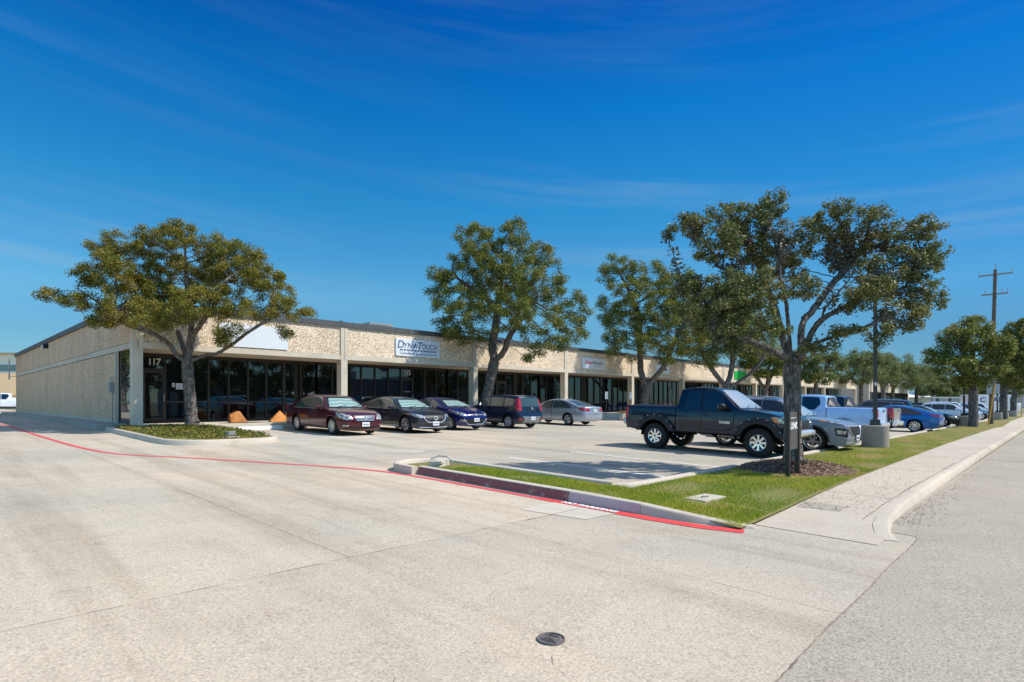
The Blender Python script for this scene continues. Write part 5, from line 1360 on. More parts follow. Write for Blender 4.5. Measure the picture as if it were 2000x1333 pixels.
    def simple(px, d, pyb, crown, label, r=.28, seed=1, matn='far_leaf', grp=FR, leaf=(.16, .28), natt=230, per=24, zoff=0., bark='bark_dark', name='oak_tree'):
        p = at(px, d); b = (p.x, p.y, gz(p.x, p.y) + zoff); C = px_clusters(crown, d, b)
        top = sum(c[0][2] for c in C) / len(C); cx_ = sum(c[0][0] for c in C) / len(C); cy_ = sum(c[0][1] for c in C) / len(C)
        fz = (HY - pyb) / F * d - b[2]
        fork = (cx_ * .12, cy_ * .12, fz)
        rr = max(c[1][0] for c in C)
        limbs = [[fork, (cx_ * .5 + rr * .45 * math.cos(a), cy_ * .5 + rr * .45 * math.sin(a), fz + (top - fz) * .55)] for a in (seed, seed + 2.1, seed + 4.2)]
        tree(name, label, b, [(0, 0, -.1), (cx_ * .05, cy_ * .05, fz * .5), fork], limbs, C, r, natt, rr * .16, rr * .24, per, leaf, matn, bark, seed, grp, rr * .30, rmin=.02)
    simple(1495, 62, 765, [(1490, 700, 34, 0, .8), (1520, 715, 28, -1, .8), (1500, 730, 26, -1.5, .5), (1465, 700, 26, 0, .8)], 'slim oak left of the front oak trunk, in the gap beside the green sign', .28, 21, 'oak_green')
    simple(1594, 72, 750, [(1585, 715, 32, 0, .9), (1622, 712, 30, 0, .8), (1575, 735, 24, -1, .6), (1610, 735, 26, -2, .6), (1560, 705, 24, 1, .9)], 'oak just right of the front oak trunk, before the far bays', .25, 22)
    simple(1683, 88, 755, [(1660, 715, 32, 0, .9), (1690, 705, 34, 1, .8), (1705, 730, 28, -1, .7), (1645, 738, 24, -1, .6), (1680, 735, 30, -2, .6)], 'oak behind the roof of the dark wine coloured wagon', .33, 23)
    simple(1725, 100, 760, [(1715, 715, 32, 0, .9), (1735, 735, 28, -2, .8), (1700, 735, 24, 0, .8), (1738, 710, 26, 1, .9)], 'oak just right of the nearest lamp post', .3, 24)
    simple(1742, 110, 758, [(1760, 725, 32, 0, .9), (1745, 742, 26, -2, .7), (1775, 740, 28, 0, .8), (1770, 715, 22, 0, .8)], 'leaning oak above the far white roofed shed', .3, 25)
    simple(1790, 122, 755, [(1790, 735, 30, 0, .9), (1810, 730, 24, 2, .9), (1775, 748, 22, 0, .7), (1800, 752, 26, -2, .7)], 'distant oak above the far carport', .35, 26)
    G2 = 'trees closing the view down the street'
    simple(1812, 150, 770, [(1812, 735, 20, 0, 1.1), (1825, 745, 18, 0, 1), (1805, 752, 18, 0, .9)], 'pale sunlit tree at the far end of the lot', .3, 27, 'bright_leaf', G2, (.2, .35))
    for i, (px, d, r_, lb) in enumerate(((1832, 135, 22, 'dark far tree to the left of the second roadside oak'), (1856, 140, 24, 'dark far tree behind the second lamp post'), (1880, 150, 24, 'dark far tree behind the roof of the tall white crossover'), (1905, 160, 24, 'dark far tree just left of the utility pole'), (1975, 170, 26, 'dark far tree behind the white box truck'), (1930, 175, 24, 'dark far tree directly behind the utility pole'))):
        simple(px, d, 775, [(px, 752, r_, 0, .75), (px + 10, 765, r_ * .8, -2, .6), (px - 12, 765, r_ * .8, 1, .6)], lb, .3, 30 + i, 'far_leaf', G2, (.25, .42), 150, 24)
    # front oak in the mulch
    x, y = 13.57, 4.37; b = (x, y, gz(x, y) + .27); d = depth(x, y); C = lambda L: px_clusters(L, d, b); Pp = lambda L: px_path(L, d, b)
    tree('oak_tree', 'large open oak in the mulch bed behind the black sign posts', b, Pp([(1549, 906, 0), (1548, 840, 0), (1547, 770, 0), (1545, 705, 0)]),
         [Pp([(1545, 705, 0), (1515, 690, -.2), (1480, 672, -.4), (1440, 662, -.7), (1400, 660, -.9)]), Pp([(1545, 705, 0), (1525, 650, .3), (1510, 590, .6), (1490, 540, .8), (1465, 480, 1)]), Pp([(1545, 700, 0), (1540, 640, 0), (1535, 580, -.1), (1520, 530, -.2), (1525, 470, -.2)]), Pp([(1547, 715, 0), (1572, 680, -.1), (1590, 640, -.3), (1610, 620, -.5), (1650, 600, -.6), (1690, 575, -.7), (1720, 540, -.7)]), Pp([(1565, 690, -.1), (1565, 630, .3), (1590, 605, .4), (1620, 560, .5), (1660, 520, .7), (1690, 480, .8)]), Pp([(1600, 615, -.4), (1640, 570, -.9), (1670, 530, -1.2)]), Pp([(1572, 680, -.1), (1620, 660, -.5), (1680, 645, -.8), (1720, 625, -1)]), Pp([(1510, 590, .6), (1450, 540, .2), (1400, 520, 0)]), Pp([(1440, 662, -.7), (1370, 570, -.5), (1330, 545, -.4)])],
         C([(1380, 590, 60, -.4, .9), (1440, 690, 34, -1.1, .5), (1390, 690, 34, -1, .5), (1480, 560, 50, -.9, .8), (1420, 420, 40, .2, .8), (1510, 395, 34, .3, .7), (1460, 440, 54, .4, .7), (1350, 440, 44, 0, .5), (1310, 452, 22, 0, .6), (1400, 480, 56, -.3, .7), (1490, 490, 60, .6, .7), (1560, 460, 44, .2, .8), (1640, 410, 34, .2, .8), (1610, 440, 44, .5, .8), (1700, 430, 44, .2, .7), (1670, 480, 60, .8, .8), (1760, 460, 44, 0, .7), (1810, 445, 34, -.2, .8), (1800, 500, 46, -.3, .9), (1740, 530, 62, -.4, .8), (1690, 570, 54, -1, .7), (1790, 570, 50, -.6, .8), (1830, 590, 24, -.6, .8), (1760, 620, 50, -.9, .7), (1720, 655, 34, -1.0, .7), (1650, 650, 40, -1, .5), (1430, 570, 62, -.7, .7), (1470, 600, 56, -1.1, .6), (1400, 620, 56, -1.0, .7), (1500, 640, 44, -1.1, .6), (1350, 560, 40, -.3, .6), (1570, 560, 36, -1, .8), (1600, 680, 34, -.8, .5), (1425, 650, 44, -1.2, .6), (1550, 520, 40, 1.2, .9)]),
         .175, 2700, .095, .13, 11, (.04, .075), 'oak_grey', 'bark_dark', 17, RD, .14, rmin=.005, moss=170, twig=3)
    # roadside oaks further on
    def road(x, y, crown, label, seed, trunk_py, r=.26, natt=420, leaf=(.10, .17), per=34):
        d = depth(x, y); b = (x, y, gz(x, y) + .1); px = CX + F * (SA * x - CA * y) / d
        C = px_clusters(crown, d, b); fz = (HY - trunk_py) / F * d - b[2]
        limbs = [[(0, 0, fz), tuple(v * .55 for v in c[0][:2]) + (fz + (c[0][2] - fz) * .6,)] for c in C[:4]]
        tree('oak_tree', label, b, [(0, 0, -.15), (.05, 0, fz * .5), (0, 0, fz)], limbs, C, r, int(natt * 1.7), .26, .34, per // 2, leaf, 'oak_green', 'bark_dark', seed, RD, .40, rmin=.010)
    road(49.0, 4.4, [(1880, 670, 44, 0, .7), (1850, 695, 34, .5, .8), (1900, 640, 36, .5, .6), (1925, 680, 46, -.5, .8), (1870, 720, 40, -1, .6), (1925, 725, 40, -1, .6), (1835, 700, 22, 0, .8), (1895, 745, 36, -.5, .5), (1860, 650, 22, .5, .6)], 'dense roadside oak beside the second lamp post base', 41, 760, natt=560)
    road(79.0, 4.6, [(1965, 690, 34, 0, .8), (1945, 710, 26, .5, .8), (1985, 665, 34, 1, .7), (1975, 730, 36, -1, .6), (2000, 700, 36, -1, .9), (1960, 745, 26, -.5, .5), (1990, 640, 24, 0, .7), (2010, 660, 30, 0, .8)], 'third roadside oak, just right of the utility pole', 42, 775, .34, 520, (.13, .22))
    road(101, 4.9, [(1990, 715, 26, 0, .8), (1985, 745, 26, -1, .7), (2008, 735, 26, 0, .8), (2000, 690, 24, 1, .8)], 'roadside oak farthest down the grass strip, at the right edge', 43, 780, .34, 300, (.16, .26))

# ------------------------------------------------------------------ street furniture and the rest
def furniture():
    mat('post_black', (.016, .015, .015), .45, var=.1); mat('sign_slate', (.085, .08, .077), .5, var=.1); mat('letter_white', (.75, .75, .76), .5, var=.02)
    mat('pole_bronze', (.06, .055, .05), .5, metal=.4, var=.12); mat('wood_pole', (.15, .11, .085), .9, var=.35, vscale=3, bs=.5, bscale=20); mat('arm_grey', (.30, .29, .27), .8)
    mat('yellow_post', (.62, .34, .05), .6, var=.12); mat('sheet_metal', (.46, .47, .46), .45, metal=.5); mat('orange_rock', (.55, .22, .055), .85, var=.35, vscale=2.4, bs=.8, bscale=9, local=False); mat('iron', (.15, .13, .128), .7, metal=.2, var=.35, vscale=12, bs=.6, bscale=30)
    mat('cream', (.72, .64, .48), .8, var=.05); mat('tan_awning', (.46, .33, .19), .8, var=.08); mat('teal_glass', (.05, .13, .14), .1, spec=.8); mat('shed_white', (.75, .75, .74), .6, var=.05); mat('pale_wall', (.46, .44, .41), .85, var=.08, vscale=.5); mat('grey_wall', (.30, .31, .31), .85, var=.08, vscale=.5)
    concrete('base_pillar', (.36, .33, .28), (.30, .285, .25), .7, .45, stain=.7)
    z = lambda x, y: gz(x, y)
    # sign on two posts in front of the oak
    s = thing('post_sign', 'narrow slate sign between two black posts in front of the big oak', 'sign', (12.05, 3.88, z(12.05, 3.88) + .1))
    for x in (-.28, .28): MB().box((x, 0, .60), (.075, .075, 1.44)).build('post', M['post_black'], s)
    p = MB().box((0, 0, .93), (.484, .035, .74)).build('panel', M['sign_slate'], s)
    lettering('LINK', .18, (0, -.022, 1.02), (1, 0, 0), (0, 0, 1), M['letter_white'], p, fitw=.40, bold=.006)
    MB().box((-.05, -.02, 1.18), (.28, .006, .012)).build('rule', M['letter_white'], p); 
    # lamp posts
    for i, (x, y, hb, rb, lb) in enumerate(((22.5, 4.62, .80, .40, 'bronze lamp post on a round concrete base behind the white pickup tailgate, the nearest one'), (50.0, 5.0, .76, .42, 'lamp post on a round concrete base right in front of the second roadside oak'), (74.0, 4.8, .80, .40, 'lamp post on a concrete base just right of the leaning yellow sign post'), (98, 4.8, .8, .42, 'lamp post on a concrete base in front of the white box truck'))):
        s = thing('lamp_post', lb, 'lamp post', (x, y, z(x, y) + .04), .35, 'lamp posts in the grass strip')
        bs = MB().lathe([(0, -.15), (rb, -.15), (rb, hb - .015), (rb - .02, hb), (0, hb)], 32).build('base', M['base_pillar'], s, 40)
        MB().box((0, 0, hb + .10), (.30, .30, .20), taper=.82).build('base_cover', M['pole_bronze'], s)
        H_ = 4.6 if i == 0 else 4.4; q = .055
        MB().box((-.02, 0, hb + .2 + H_ / 2), (.115, .115, H_), taper=.85).build('pole', M['pole_bronze'], s)
        hd = MB().box((-.45, 0, hb + .2 + H_ + .06), (.70, .36, .16)).box((-.06, 0, hb + .2 + H_ + .02), (.12, .08, .06)).build('lamp_head', M['pole_bronze'], s)
        MB().box((-.45, 0, hb + .2 + H_ - .028), (.55, .28, .012)).build('lens', M['letter_white'], hd)
        MB().box((-.064 - .02, -.0, 2.2), (.012, .06, .12)).build('tag_plate', M['letter_white'], s)
    # utility pole
    p = at(1935, 44.5); x, y = p.x, p.y; s = thing('utility_pole', 'tall wooden utility pole with two cross arms rising above the roadside oaks', 'utility pole', (x, y, z(x, y)))
    top = at(1944, 44.2, 527) - Vector(s.location)
    MB().cyl((0, 0, -.1), top, .17, .11, 14).build('pole', M['wood_pole'], s, 40)
    pin = MB()
    for k, (zz, hl, offs) in enumerate(((.97, 1.02, (-.97, .97)), (.845, .80, (-.75, -.45, .55)))):
        c = top * zz; am = MB().box((c.x + .13, c.y, c.z), (.09, hl * 2, .11)).build('cross_arm', M['arm_grey'], s)
        for o in offs:
            im = MB(); im.cyl((c.x + .13, c.y + o, c.z + .05), (c.x + .13, c.y + o, c.z + .2), .02); im.lathe([(.0, .34), (.035, .33), (.05, .27), (.03, .24), (.055, .2), (0, .19)], 10, 'z', (c.x + .13, c.y + o, c.z)); im.build('insulator', M['metal_grey'], am, 50)
    im = MB(); im.cyl(top, top + Vector((0, 0, .35)), .025); im.lathe([(0, .48), (.04, .46), (.05, .36), (0, .32)], 10, 'z', tuple(top)); im.build('insulator', M['metal_grey'], s, 50)
    # leaning yellow sign post with a bare sign back
    p = at(1930, 41.5); x, y = p.x, p.y; s = thing('street_sign', 'grey back of a street sign on a leaning yellow post beside the utility pole', 'sign', (x, y, z(x, y) + .08))
    tp = at(1943, 41.5, 750) - Vector(s.location); MB().cyl((0, 0, -.1), tp, .045, .045, 8).build('post', M['yellow_post'], s)
    v = Vector((SA, -CA, 0)); c = tp * .88; w, h = .48, .36; pm = MB(); nn = Vector((CA, SA, 0)) * .06
    pm.add([c + nn * k - v * w - Vector((0, 0, h)) for k in (1, 1.4)] + [c + nn * k + v * w - Vector((0, 0, h)) for k in (1, 1.4)] + [c + nn * k + v * w + Vector((0, 0, h)) for k in (1, 1.4)] + [c + nn * k - v * w + Vector((0, 0, h)) for k in (1, 1.4)], [(0, 2, 4, 6), (7, 5, 3, 1), (0, 1, 3, 2), (2, 3, 5, 4), (4, 5, 7, 6), (6, 7, 1, 0)]); pm.build('sign_plate', M['sheet_metal'], s)
    p = at(1995, 78); x, y = p.x, p.y; s = thing('street_sign', 'small grey street sign cut by the right edge of the view', 'sign', (x, y, z(x, y)))
    MB().cyl((0, 0, 0), (.1, 0, 2.6), .05).build('post', M['yellow_post'], s); MB().box((.3, 0, 2.3), (.5, .9, .8), rz=-.8).build('sign_plate', M['sheet_metal'], s)
    # reserved parking signs
    for px, lb in ((1184, 'white reserved parking sign on a thin post before the dark windows, left of the pair'), (1231, 'white reserved parking sign on a thin post, just left of the lifted pickup bed')):
        d = 39.5 if px < 1200 else 41.5; p = at(px, d); s = thing('parking_sign', lb, 'sign', (p.x, p.y, -.9), 0, 'reserved parking signs')
        MB().cyl((0, 0, -.2), (0, 0, 1.5), .025).build('post', M['pole_bronze'], s); q = MB().box((0, -.03, 1.30), (.32, .012, .50)).build('sign_plate', M['letter_white'], s)
        ink = MB(); [ink.box((0, -.0375, 1.14 + .08 * k), (.20, .002, .03)) for k in range(5)]; ink.build('ink', M['plate_ink'], q)
    # boulders and stones
    def rock(name, label, c, shape, m, cat, seed):
        rg = random.Random(seed); me = MB(); hull = bpy.data.meshes.new(name)
        import bmesh
        bm = bmesh.new(); [bm.verts.new(v) for v in shape]; bmesh.ops.convex_hull(bm, input=bm.verts)
        bmesh.ops.bevel(bm, geom=list(bm.edges), offset=.035, segments=2, affect='EDGES', profile=.6)
        bmesh.ops.subdivide_edges(bm, edges=list(bm.edges), cuts=1)
        for v in bm.verts: v.co += Vector((rg.gauss(0, .007), rg.gauss(0, .007), rg.gauss(0, .007)))
        bm.to_mesh(hull); bm.free(); o = link(name, hull, m, None, 30, c); return tag(o, label, cat)
    rock('boulder', 'orange sandstone boulder with a blunt top, left one of the two by the windows', (9.35, 25.0, -.93), [(-.33, -.20, 0), (.40, -.22, 0), (.44, .22, 0), (-.30, .24, 0), (-.30, -.08, .36), (-.06, -.14, .52), (.10, -.10, .50), (.08, .16, .48), (-.26, .15, .36)], M['orange_rock'], 'boulder', 1)
    rock('boulder', 'orange sandstone boulder with a pointed top, beside the dark red sedan', (11.0, 24.75, -.93), [(-.46, -.22, 0), (.44, -.22, 0), (.42, .22, 0), (-.40, .24, 0), (-.24, -.1, .28), (.04, -.08, .54), (.09, .08, .50), (.32, 0, .20)], M['orange_rock'], 'boulder', 2)
    rock('stone', 'small pale rounded stone at the edge of the planted island', (5.95, 24.6, -.98), [(-.13, -.1, 0), (.13, -.1, 0), (.13, .1, 0), (-.13, .1, 0), (-.08, -.06, .14), (.08, -.06, .15), (.06, .06, .16), (-.08, .05, .13)], M['cream'], 'stone', 3)
    for x, w, lb in ((38.6, .75, 'low rusty orange stone edging of the bed right of the reserved sign'), (34.7, .55, 'low rusty orange stone edging of the bed left of the reserved sign')):
        rock('stone', lb, (x, 24.75, -.93), [(-w, -.2, 0), (w, -.2, 0), (w, .2, 0), (-w, .2, 0), (-w * .8, -.1, .15), (w * .7, -.1, .18), (w * .7, .15, .17), (-w * .8, .15, .15)], M['orange_rock'], 'stone', int(x))
    # wheel stop, meter box, cleanout, lights
    ws = MB().box((0, 0, .075), (1.9, .22, .15), taper=.93).build('wheel_stop', M['white_line'], None, None, (9.85, 23.9, z(9.85, 23.9))); ws.rotation_euler.z = .02
    tag(ws, 'white painted concrete wheel stop at the striped bay beside the island', 'wheel stop')
    ws = MB().box((0, 0, .07), (1.9, .2, .14), taper=.93).build('wheel_stop', M['white_line'], None, None, (30.6, 23.8, z(30.6, 23.8))); tag(ws, 'white concrete wheel stop in the empty bay right of the silver sedan', 'wheel stop')
    c = (8.35, 3.95); mbx = thing('meter_box', 'flat grey concrete meter box lid set in the grass near the driveway', 'meter box', (*c, z(*c) + .096), -.08)
    MB().box((0, 0, 0), (.62, .36, .06)).build('lid', M['patch_concrete'], mbx); km = MB(); km.tube([(-.12, -.02, .032), (-.04, .04, .032), (.03, -.03, .032), (.12, .03, .032)], .008, 5); km.cyl((.05, .05, .02), (.05, .05, .034), .025); km.build('keyhole', M['iron'], mbx)
    c = (2.93, 2.46); mh = thing('access_cover', 'round dark iron access cover in the concrete near the bottom of the view', 'manhole cover', (*c, z(*c) + .004)); mh.rotation_euler = (.0, .0, .4)
    cv = MB().lathe([(0, .006), (.072, .006), (.077, .003), (.083, .003), (.085, .011), (.092, .011), (.095, 0)], 40).build('cover', M['iron'], mh, 30)
    rl = MB(); [rl.lathe([(r_, .006), (r_, .012), (r_ + .006, .012), (r_ + .006, .006)], 30) for r_ in (.022, .038, .055)]; rl.ell((0, 0, .008), (.014, .014, .008)); rl.cyl((.055, .03, .004), (.055, .03, .013), .008); rl.box((-.045, -.04, .008), (.04, .015, .01), .5); rl.build('raised_pattern', M['iron'], cv, 30)
    c = (7.62, 9.45); jb = thing('stone_block', 'broken concrete block with a bent pipe on the bare tip of the island arm', 'concrete block', (*c, z(*c) + .10), .3)
    MB().box((0, 0, .05), (.46, .26, .14), .1, .9).box((-.12, -.1, .11), (.26, .14, .05), .3).build('block', M['patch_concrete'], jb)
    MB().tube([(.15, -.22, .0), (.16, -.21, .12), (.12, -.12, .20), (.02, .02, .22), (-.1, .14, .16)], .016, 8).build('pipe', M['metal_grey'], jb, 60)
    c = (6.75, 18.55); fl = thing('ground_light', 'small square ground light on a round pad in the planted island', 'ground light', (*c, z(*c) + .16), .2)
    MB().lathe([(0, .03), (.26, .03), (.28, 0)], 24).build('pad', M['patch_concrete'], fl, 40); MB().box((0, 0, .10), (.22, .18, .13)).build('housing', M['metal_grey'], fl); MB().box((0, 0, .172), (.24, .20, .016)).build('lid', M['sheet_metal'], fl)
    # box truck with lettering far down the street
    p = at(1972, 92); tr = thing('box_truck', 'white box truck with dark lettering parked behind the far roadside trunks', 'truck', (p.x, p.y + 3, z(p.x, p.y)), R(-50))
    MB().box((0, 0, 2.0), (6.2, 2.4, 2.6)).build('cargo_box', M['shed_white'], tr)
    cb = MB(); cb.ell((4.0, 0, 1.5), (.95, 1.1, 1.0), 5, 20, 8); cb.build('cab', M['shed_white'], tr, 50); MB().box((0, 0, .6), (7.6, 1.6, .25)).build('chassis', M['under'], tr)
    MB().box((4.5, 0, 1.95), (.9, 1.9, .5), taper=.8).build('cab_window', M['tint'], tr)
    for x in (3.6, -1.9):
        for sg in (-1, 1): MB().lathe([(0, -.15), (.3, -.15), (.45, -.13), (.45, .13), (.3, .15), (0, .15)], 18, 'y', (x, sg * 1.0, .45)).build('wheel', M['rubber'], tr, 40)
    lettering('C   AS', 1.1, (0, -1.205, 2.4), (1, 0, 0), (0, 0, 1), M['sign_blue'], tr, fitw=3.4, bold=.03)
    # far buildings
    p = at(1748, 150); b = thing('far_shed', 'low pale shed with a white gabled roof beyond the far oaks', 'building', (p.x, p.y, z(p.x, p.y)), R(45))
    MB().box((0, 0, 1.3), (9, 12, 2.9)).build('wall', M['cream'], b)
    MB().add([(-4.8, -6.3, 2.76), (4.8, -6.3, 2.76), (4.8, 6.3, 2.76), (-4.8, 6.3, 2.76), (0, -6.3, 4.1), (0, 6.3, 4.1)], [(0, 3, 2, 1), (0, 1, 4), (2, 3, 5), (1, 2, 5, 4), (3, 0, 4, 5)]).build('roof', M['shed_white'], b)
    p = at(1836, 118); b = thing('far_carport', 'flat white roofed carport on thin posts at the far end of the lot', 'carport', (p.x, p.y, z(p.x, p.y)), R(-46))
    MB().box((0, 0, 2.75), (5.6, 4, .22)).build('roof', M['shed_white'], b)
    for x in (-2.7, 2.7):
        for y in (-1.8, 1.8): MB().box((x, y, 1.32), (.12, .12, 2.64)).build('post', M['shed_white'], b)
    b = thing('far_office', 'continuation office block past the last column of the long building', 'building', (117, 30, -.9))
    MB().box((18, 0, 2.2), (36, 10, 4.6)).build('wall', M['smooth_concrete'], b); wb = MB().box((18, -5.03, 1.3), (34, .06, 2.5)).build('window', M['tinted_glass'], b)
    mu = MB(); [mu.box((1.4 + 1.2 * k, -5.09, 1.3), (.08, .06, 2.5)) for k in range(28)]; mu.build('frame', M['bronze'], wb)
    p = at(1905, 190); b = thing('far_house', 'low tan building far beyond the parked cars under the roadside oaks', 'building', (p.x, p.y, z(p.x, p.y) - .2), R(-46))
    MB().box((0, 0, 2), (34, 8, 4)).build('wall', M['pale_wall'], b); MB().box((0, 0, 4.15), (35, 9, .3)).build('roof', M['shed_white'], b)
    # cream two storey building at the left, with fence
    p = at(-60, 84); b = thing('cream_building', 'cream two storey building with a teal strip window beyond the left end of the offices', 'building', (p.x, p.y, z(p.x, p.y)), R(-44))
    MB().box((0, 0, 3.7), (26, 10, 7.6)).build('wall', M['cream'], b); MB().box((0, 0, 7.6), (26.4, 10.4, .25)).build('roof_edge', M['tan_awning'], b)
    for k in range(5):
        w_ = MB().box((-10 + 4.6 * k + .9, -5.03, 5.6), (3.4, .1, 1.3)).build('window', M['shed_white'], b); MB().box((-10 + 4.6 * k + .9, -5.09, 5.6), (3.0, .06, .95)).build('pane', M['teal_glass'], w_)
    # pitched tan awning
    MB().add([(4.2, -5.02, .6), (12, -5.02, .6), (12, -8.2, 1.7), (4.2, -8.2, 1.7), (7.4, -5.02, 5.0), (12, -5.02, 5.0)], [(0, 1, 2, 3), (3, 2, 5, 4), (0, 3, 4), (1, 5, 2)]).build('awning', M['tan_awning'], b)
    p0, p1 = at(-45, 66), at(40, 70); f = thing('iron_fence', 'dark iron rail fence in front of the cream building', 'fence', (p0.x, p0.y, z(p0.x, p0.y))); dv = p1 - p0; dv.z = 0; fm = MB()
    for k in range(40): q = dv * (k / 39); fm.box((q.x, q.y, .9), (.025, .025, 1.7))
    fm.build('pickets', M['post_black'], f); MB().cyl((0, 0, 1.65), (dv.x, dv.y, 1.65), .035).cyl((0, 0, .25), (dv.x, dv.y, .25), .035).build('rail', M['post_black'], f)
    p0, p1 = at(-60, 50), at(34, 54); strip('red_kerb_line', [(p0.x, p0.y), (p1.x, p1.y)], .3, .012, M['red_fresh'])
    # across the street: only seen as reflections in the dark glass
    b = thing('warehouse', 'long grey warehouse across the street, mirrored in the dark windows', 'building', (56, -32, -1.9))
    MB().box((0, 0, 2.7), (64, 14, 5.4)).build('wall', M['grey_wall'], b); MB().box((18, .5, 3.2), (26, 14, 6.4)).build('end_wall', M['pale_wall'], b)
    MB().box((-6, -1, 6.2), (3, 3, 1.4)).build('roof_unit', M['alu'], b); aw = MB().add([(-22, 7.02, 4.2), (-16, 7.02, 4.2), (-16, 9.5, 2.8), (-22, 9.5, 2.8), (-22, 9.5, 2.7), (-16, 9.5, 2.7), (-22, 7.02, 4.1), (-16, 7.02, 4.1)], [(0, 1, 2, 3), (3, 2, 5, 4), (6, 4, 5, 7), (0, 3, 4, 6), (1, 7, 5, 2)]).build('awning', M['shed_white'], b)
    rg = random.Random(9)
    for i, (x, y, r_) in enumerate(((10, -15, 3.8), (15, -16, 3.8), (20, -15, 3.9), (25, -16, 3.9), (30, -15, 3.8), (35, -16, 3.4), (38.5, -15.5, 3.0), (-1.6, 60, 3.6), (-3, 68, 3.8), (-15, 28, 3.7), (54, -15, 3.3), (60, -17, 3.0), (67, -15, 3.2), (75, -16, 3.3), (84, -15, 3.3))):  # those left of the driveway are out of view, added to darken reflections
        cl = [((rg.uniform(-.5, .5) * r_, rg.uniform(-.5, .5) * r_, 5.2 + rg.uniform(-1.6, 2.6)), (r_ * .62, r_ * .62, r_ * .5)) for _ in range(9)]
        tree('oak_tree', 'oak across the street seen only mirrored in the dark windows' if y < 0 else 'unseen oak added left of the driveway to darken reflections on glass and paint', (x, y, gz(x, y) - .1), [(0, 0, -.1), (.1, 0, 1.2), (0, .1, 2.3)], [], cl, .24, 200, .42, .66, 22, (.16, .3), 'oak_green', 'bark_dark', 60 + i, 'oaks across the street' if y < 0 else 'added oaks left of the driveway', .7, rmin=.015)
    s = thing('utility_pole', 'wooden utility pole across the street, mirrored in the windows by the first door', 'utility pole', (31.5, -13, -2.1)); MB().cyl((0, 0, 0), (0, 0, 10.5), .17, .11, 10).build('pole', M['wood_pole'], s, 40); MB().box((0, 0, 9.6), (2.2, .1, .12)).build('cross_arm', M['arm_grey'], s)

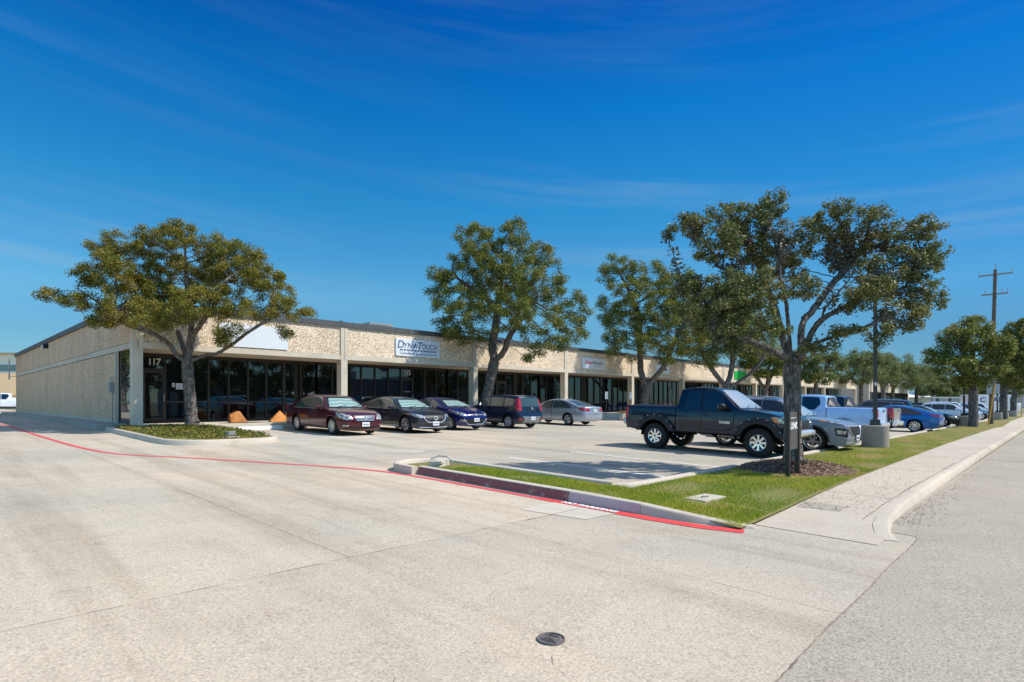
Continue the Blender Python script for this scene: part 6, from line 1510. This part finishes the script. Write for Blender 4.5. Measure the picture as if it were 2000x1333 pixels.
# ------------------------------------------------------------------ sky, sun, camera
def light():
    w = bpy.data.worlds.new('World'); sc.world = w; w.use_nodes = True; t = w.node_tree
    bg = t.nodes['Background']; sky = t.nodes.new('ShaderNodeTexSky'); sky.sky_type = 'NISHITA'; sky.sun_disc = False
    D = Vector((.55, -.62, .95)).normalized()
    sky.sun_elevation = math.asin(D.z); sky.sun_rotation = math.atan2(D.x, D.y)
    sky.altitude = 200; sky.air_density = 1.0; sky.dust_density = .35; sky.ozone_density = 3.
    hs = N(t, 'HueSaturation', Saturation=1.0, Value=1.0); tc = t.nodes.new('ShaderNodeTexCoord'); sx = t.nodes.new('ShaderNodeSeparateXYZ'); t.links.new(tc.outputs['Generated'], sx.inputs[0])
    deep = ramp(t, sx.outputs[2], [(0, (.27, .42, .50)), (.1, (.25, .46, .57)), (.17, (.28, .62, .71)), (.315, (.10, .60, .80)), (.45, (.02, .51, .87)), (.564, (.006, .34, .78)), (.68, (.5, .7, .85)), (.82, (1.5, 1.35, 1.15)), (1, (1.75, 1.5, 1.2))])  # stops above the view brightened and warmed as added fill
    t.links.new(mixc(t, sky.outputs[0], deep, 1., 'MULTIPLY'), hs.inputs['Color'])
    gm = N(t, 'Gamma', Gamma=1.0); t.links.new(hs.outputs[0], gm.inputs[0])
    # thin streaks of high cloud, lying almost level across the view
    def dot(v):
        q = N(t, 'VectorMath', operation='DOT_PRODUCT'); q.inputs[1].default_value = v; t.links.new(tc.outputs['Generated'], q.inputs[0]); return q.outputs['Value']
    cb = t.nodes.new('ShaderNodeCombineXYZ'); t.links.new(dot((SA * 1.3, -CA * 1.3, 0)), cb.inputs[0]); t.links.new(dot((SA * 1.7 + CA * .6, -CA * 1.7 + SA * .6, 19)), cb.inputs[1]); t.links.new(dot((CA, SA, 0)), cb.inputs[2])
    n1 = noise(t, cb.outputs[0], 1.25, 7, .58)
    n2 = noise(t, cb.outputs[0], .45, 2)
    f1 = ramp(t, n1, [(.45, g(0)), (.80, g(.62))]); f2 = ramp(t, n2, [(.42, g(0)), (.60, g(1))]); f3 = ramp(t, sx.outputs[2], [(.12, g(0)), (.24, g(1)), (.36, g(.8)), (.46, g(.15))])
    m0 = N(t, 'Math', operation='MULTIPLY'); t.links.new(f1, m0.inputs[0]); t.links.new(f2, m0.inputs[1])
    mm = N(t, 'Math', operation='MULTIPLY'); t.links.new(m0.outputs[0], mm.inputs[0]); t.links.new(f3, mm.inputs[1])
    # added fill: unseen sky behind the viewer boosted and warmed, right side dimmed
    side = mixc(t, ramp(t, dot((-CA, -SA, 0)), [(.0, g(1)), (.4, (2.5, 1.9, 1.6)), (1, (3.8, 2.7, 2.1))]), ramp(t, dot((SA, -CA, 0)), [(0, g(1)), (.25, g(.95)), (.65, (.60, .70, .80)), (1, (.7, .75, .8))]), 1., 'MULTIPLY')
    c = mixc(t, mixc(t, gm.outputs[0], side, 1., 'MULTIPLY'), (2.3, 3.0, 3.5), mm.outputs[0])
    t.links.new(c, bg.inputs[0]); bg.inputs[1].default_value = .15
    l = bpy.data.lights.new('sun', 'SUN'); l.energy = 4.6; l.angle = R(.53); l.color = (1, .945, .86)
    o = bpy.data.objects.new('sun', l); COL.objects.link(o); o.rotation_euler = D.to_track_quat('Z', 'Y').to_euler(); o.location = (0, 0, 30)
    vs = sc.view_settings; vs.view_transform = 'Standard'; vs.look = 'None'; vs.exposure = .28; vs.gamma = 1; vs.use_curve_mapping = False
    ca = bpy.data.cameras.new('camera'); co = bpy.data.objects.new('camera', ca); COL.objects.link(co)
    ca.sensor_width = 36; ca.lens = F / 2000 * 36; ca.shift_y = (HY - 666.5) / 2000; ca.clip_end = 5000; ca.clip_start = .05
    co.rotation_euler = (R(90), 0, -math.atan2(CA, SA)); sc.camera = co

def main():
    setting(); building(); furniture(); vehicles(); trees(); light()
main()
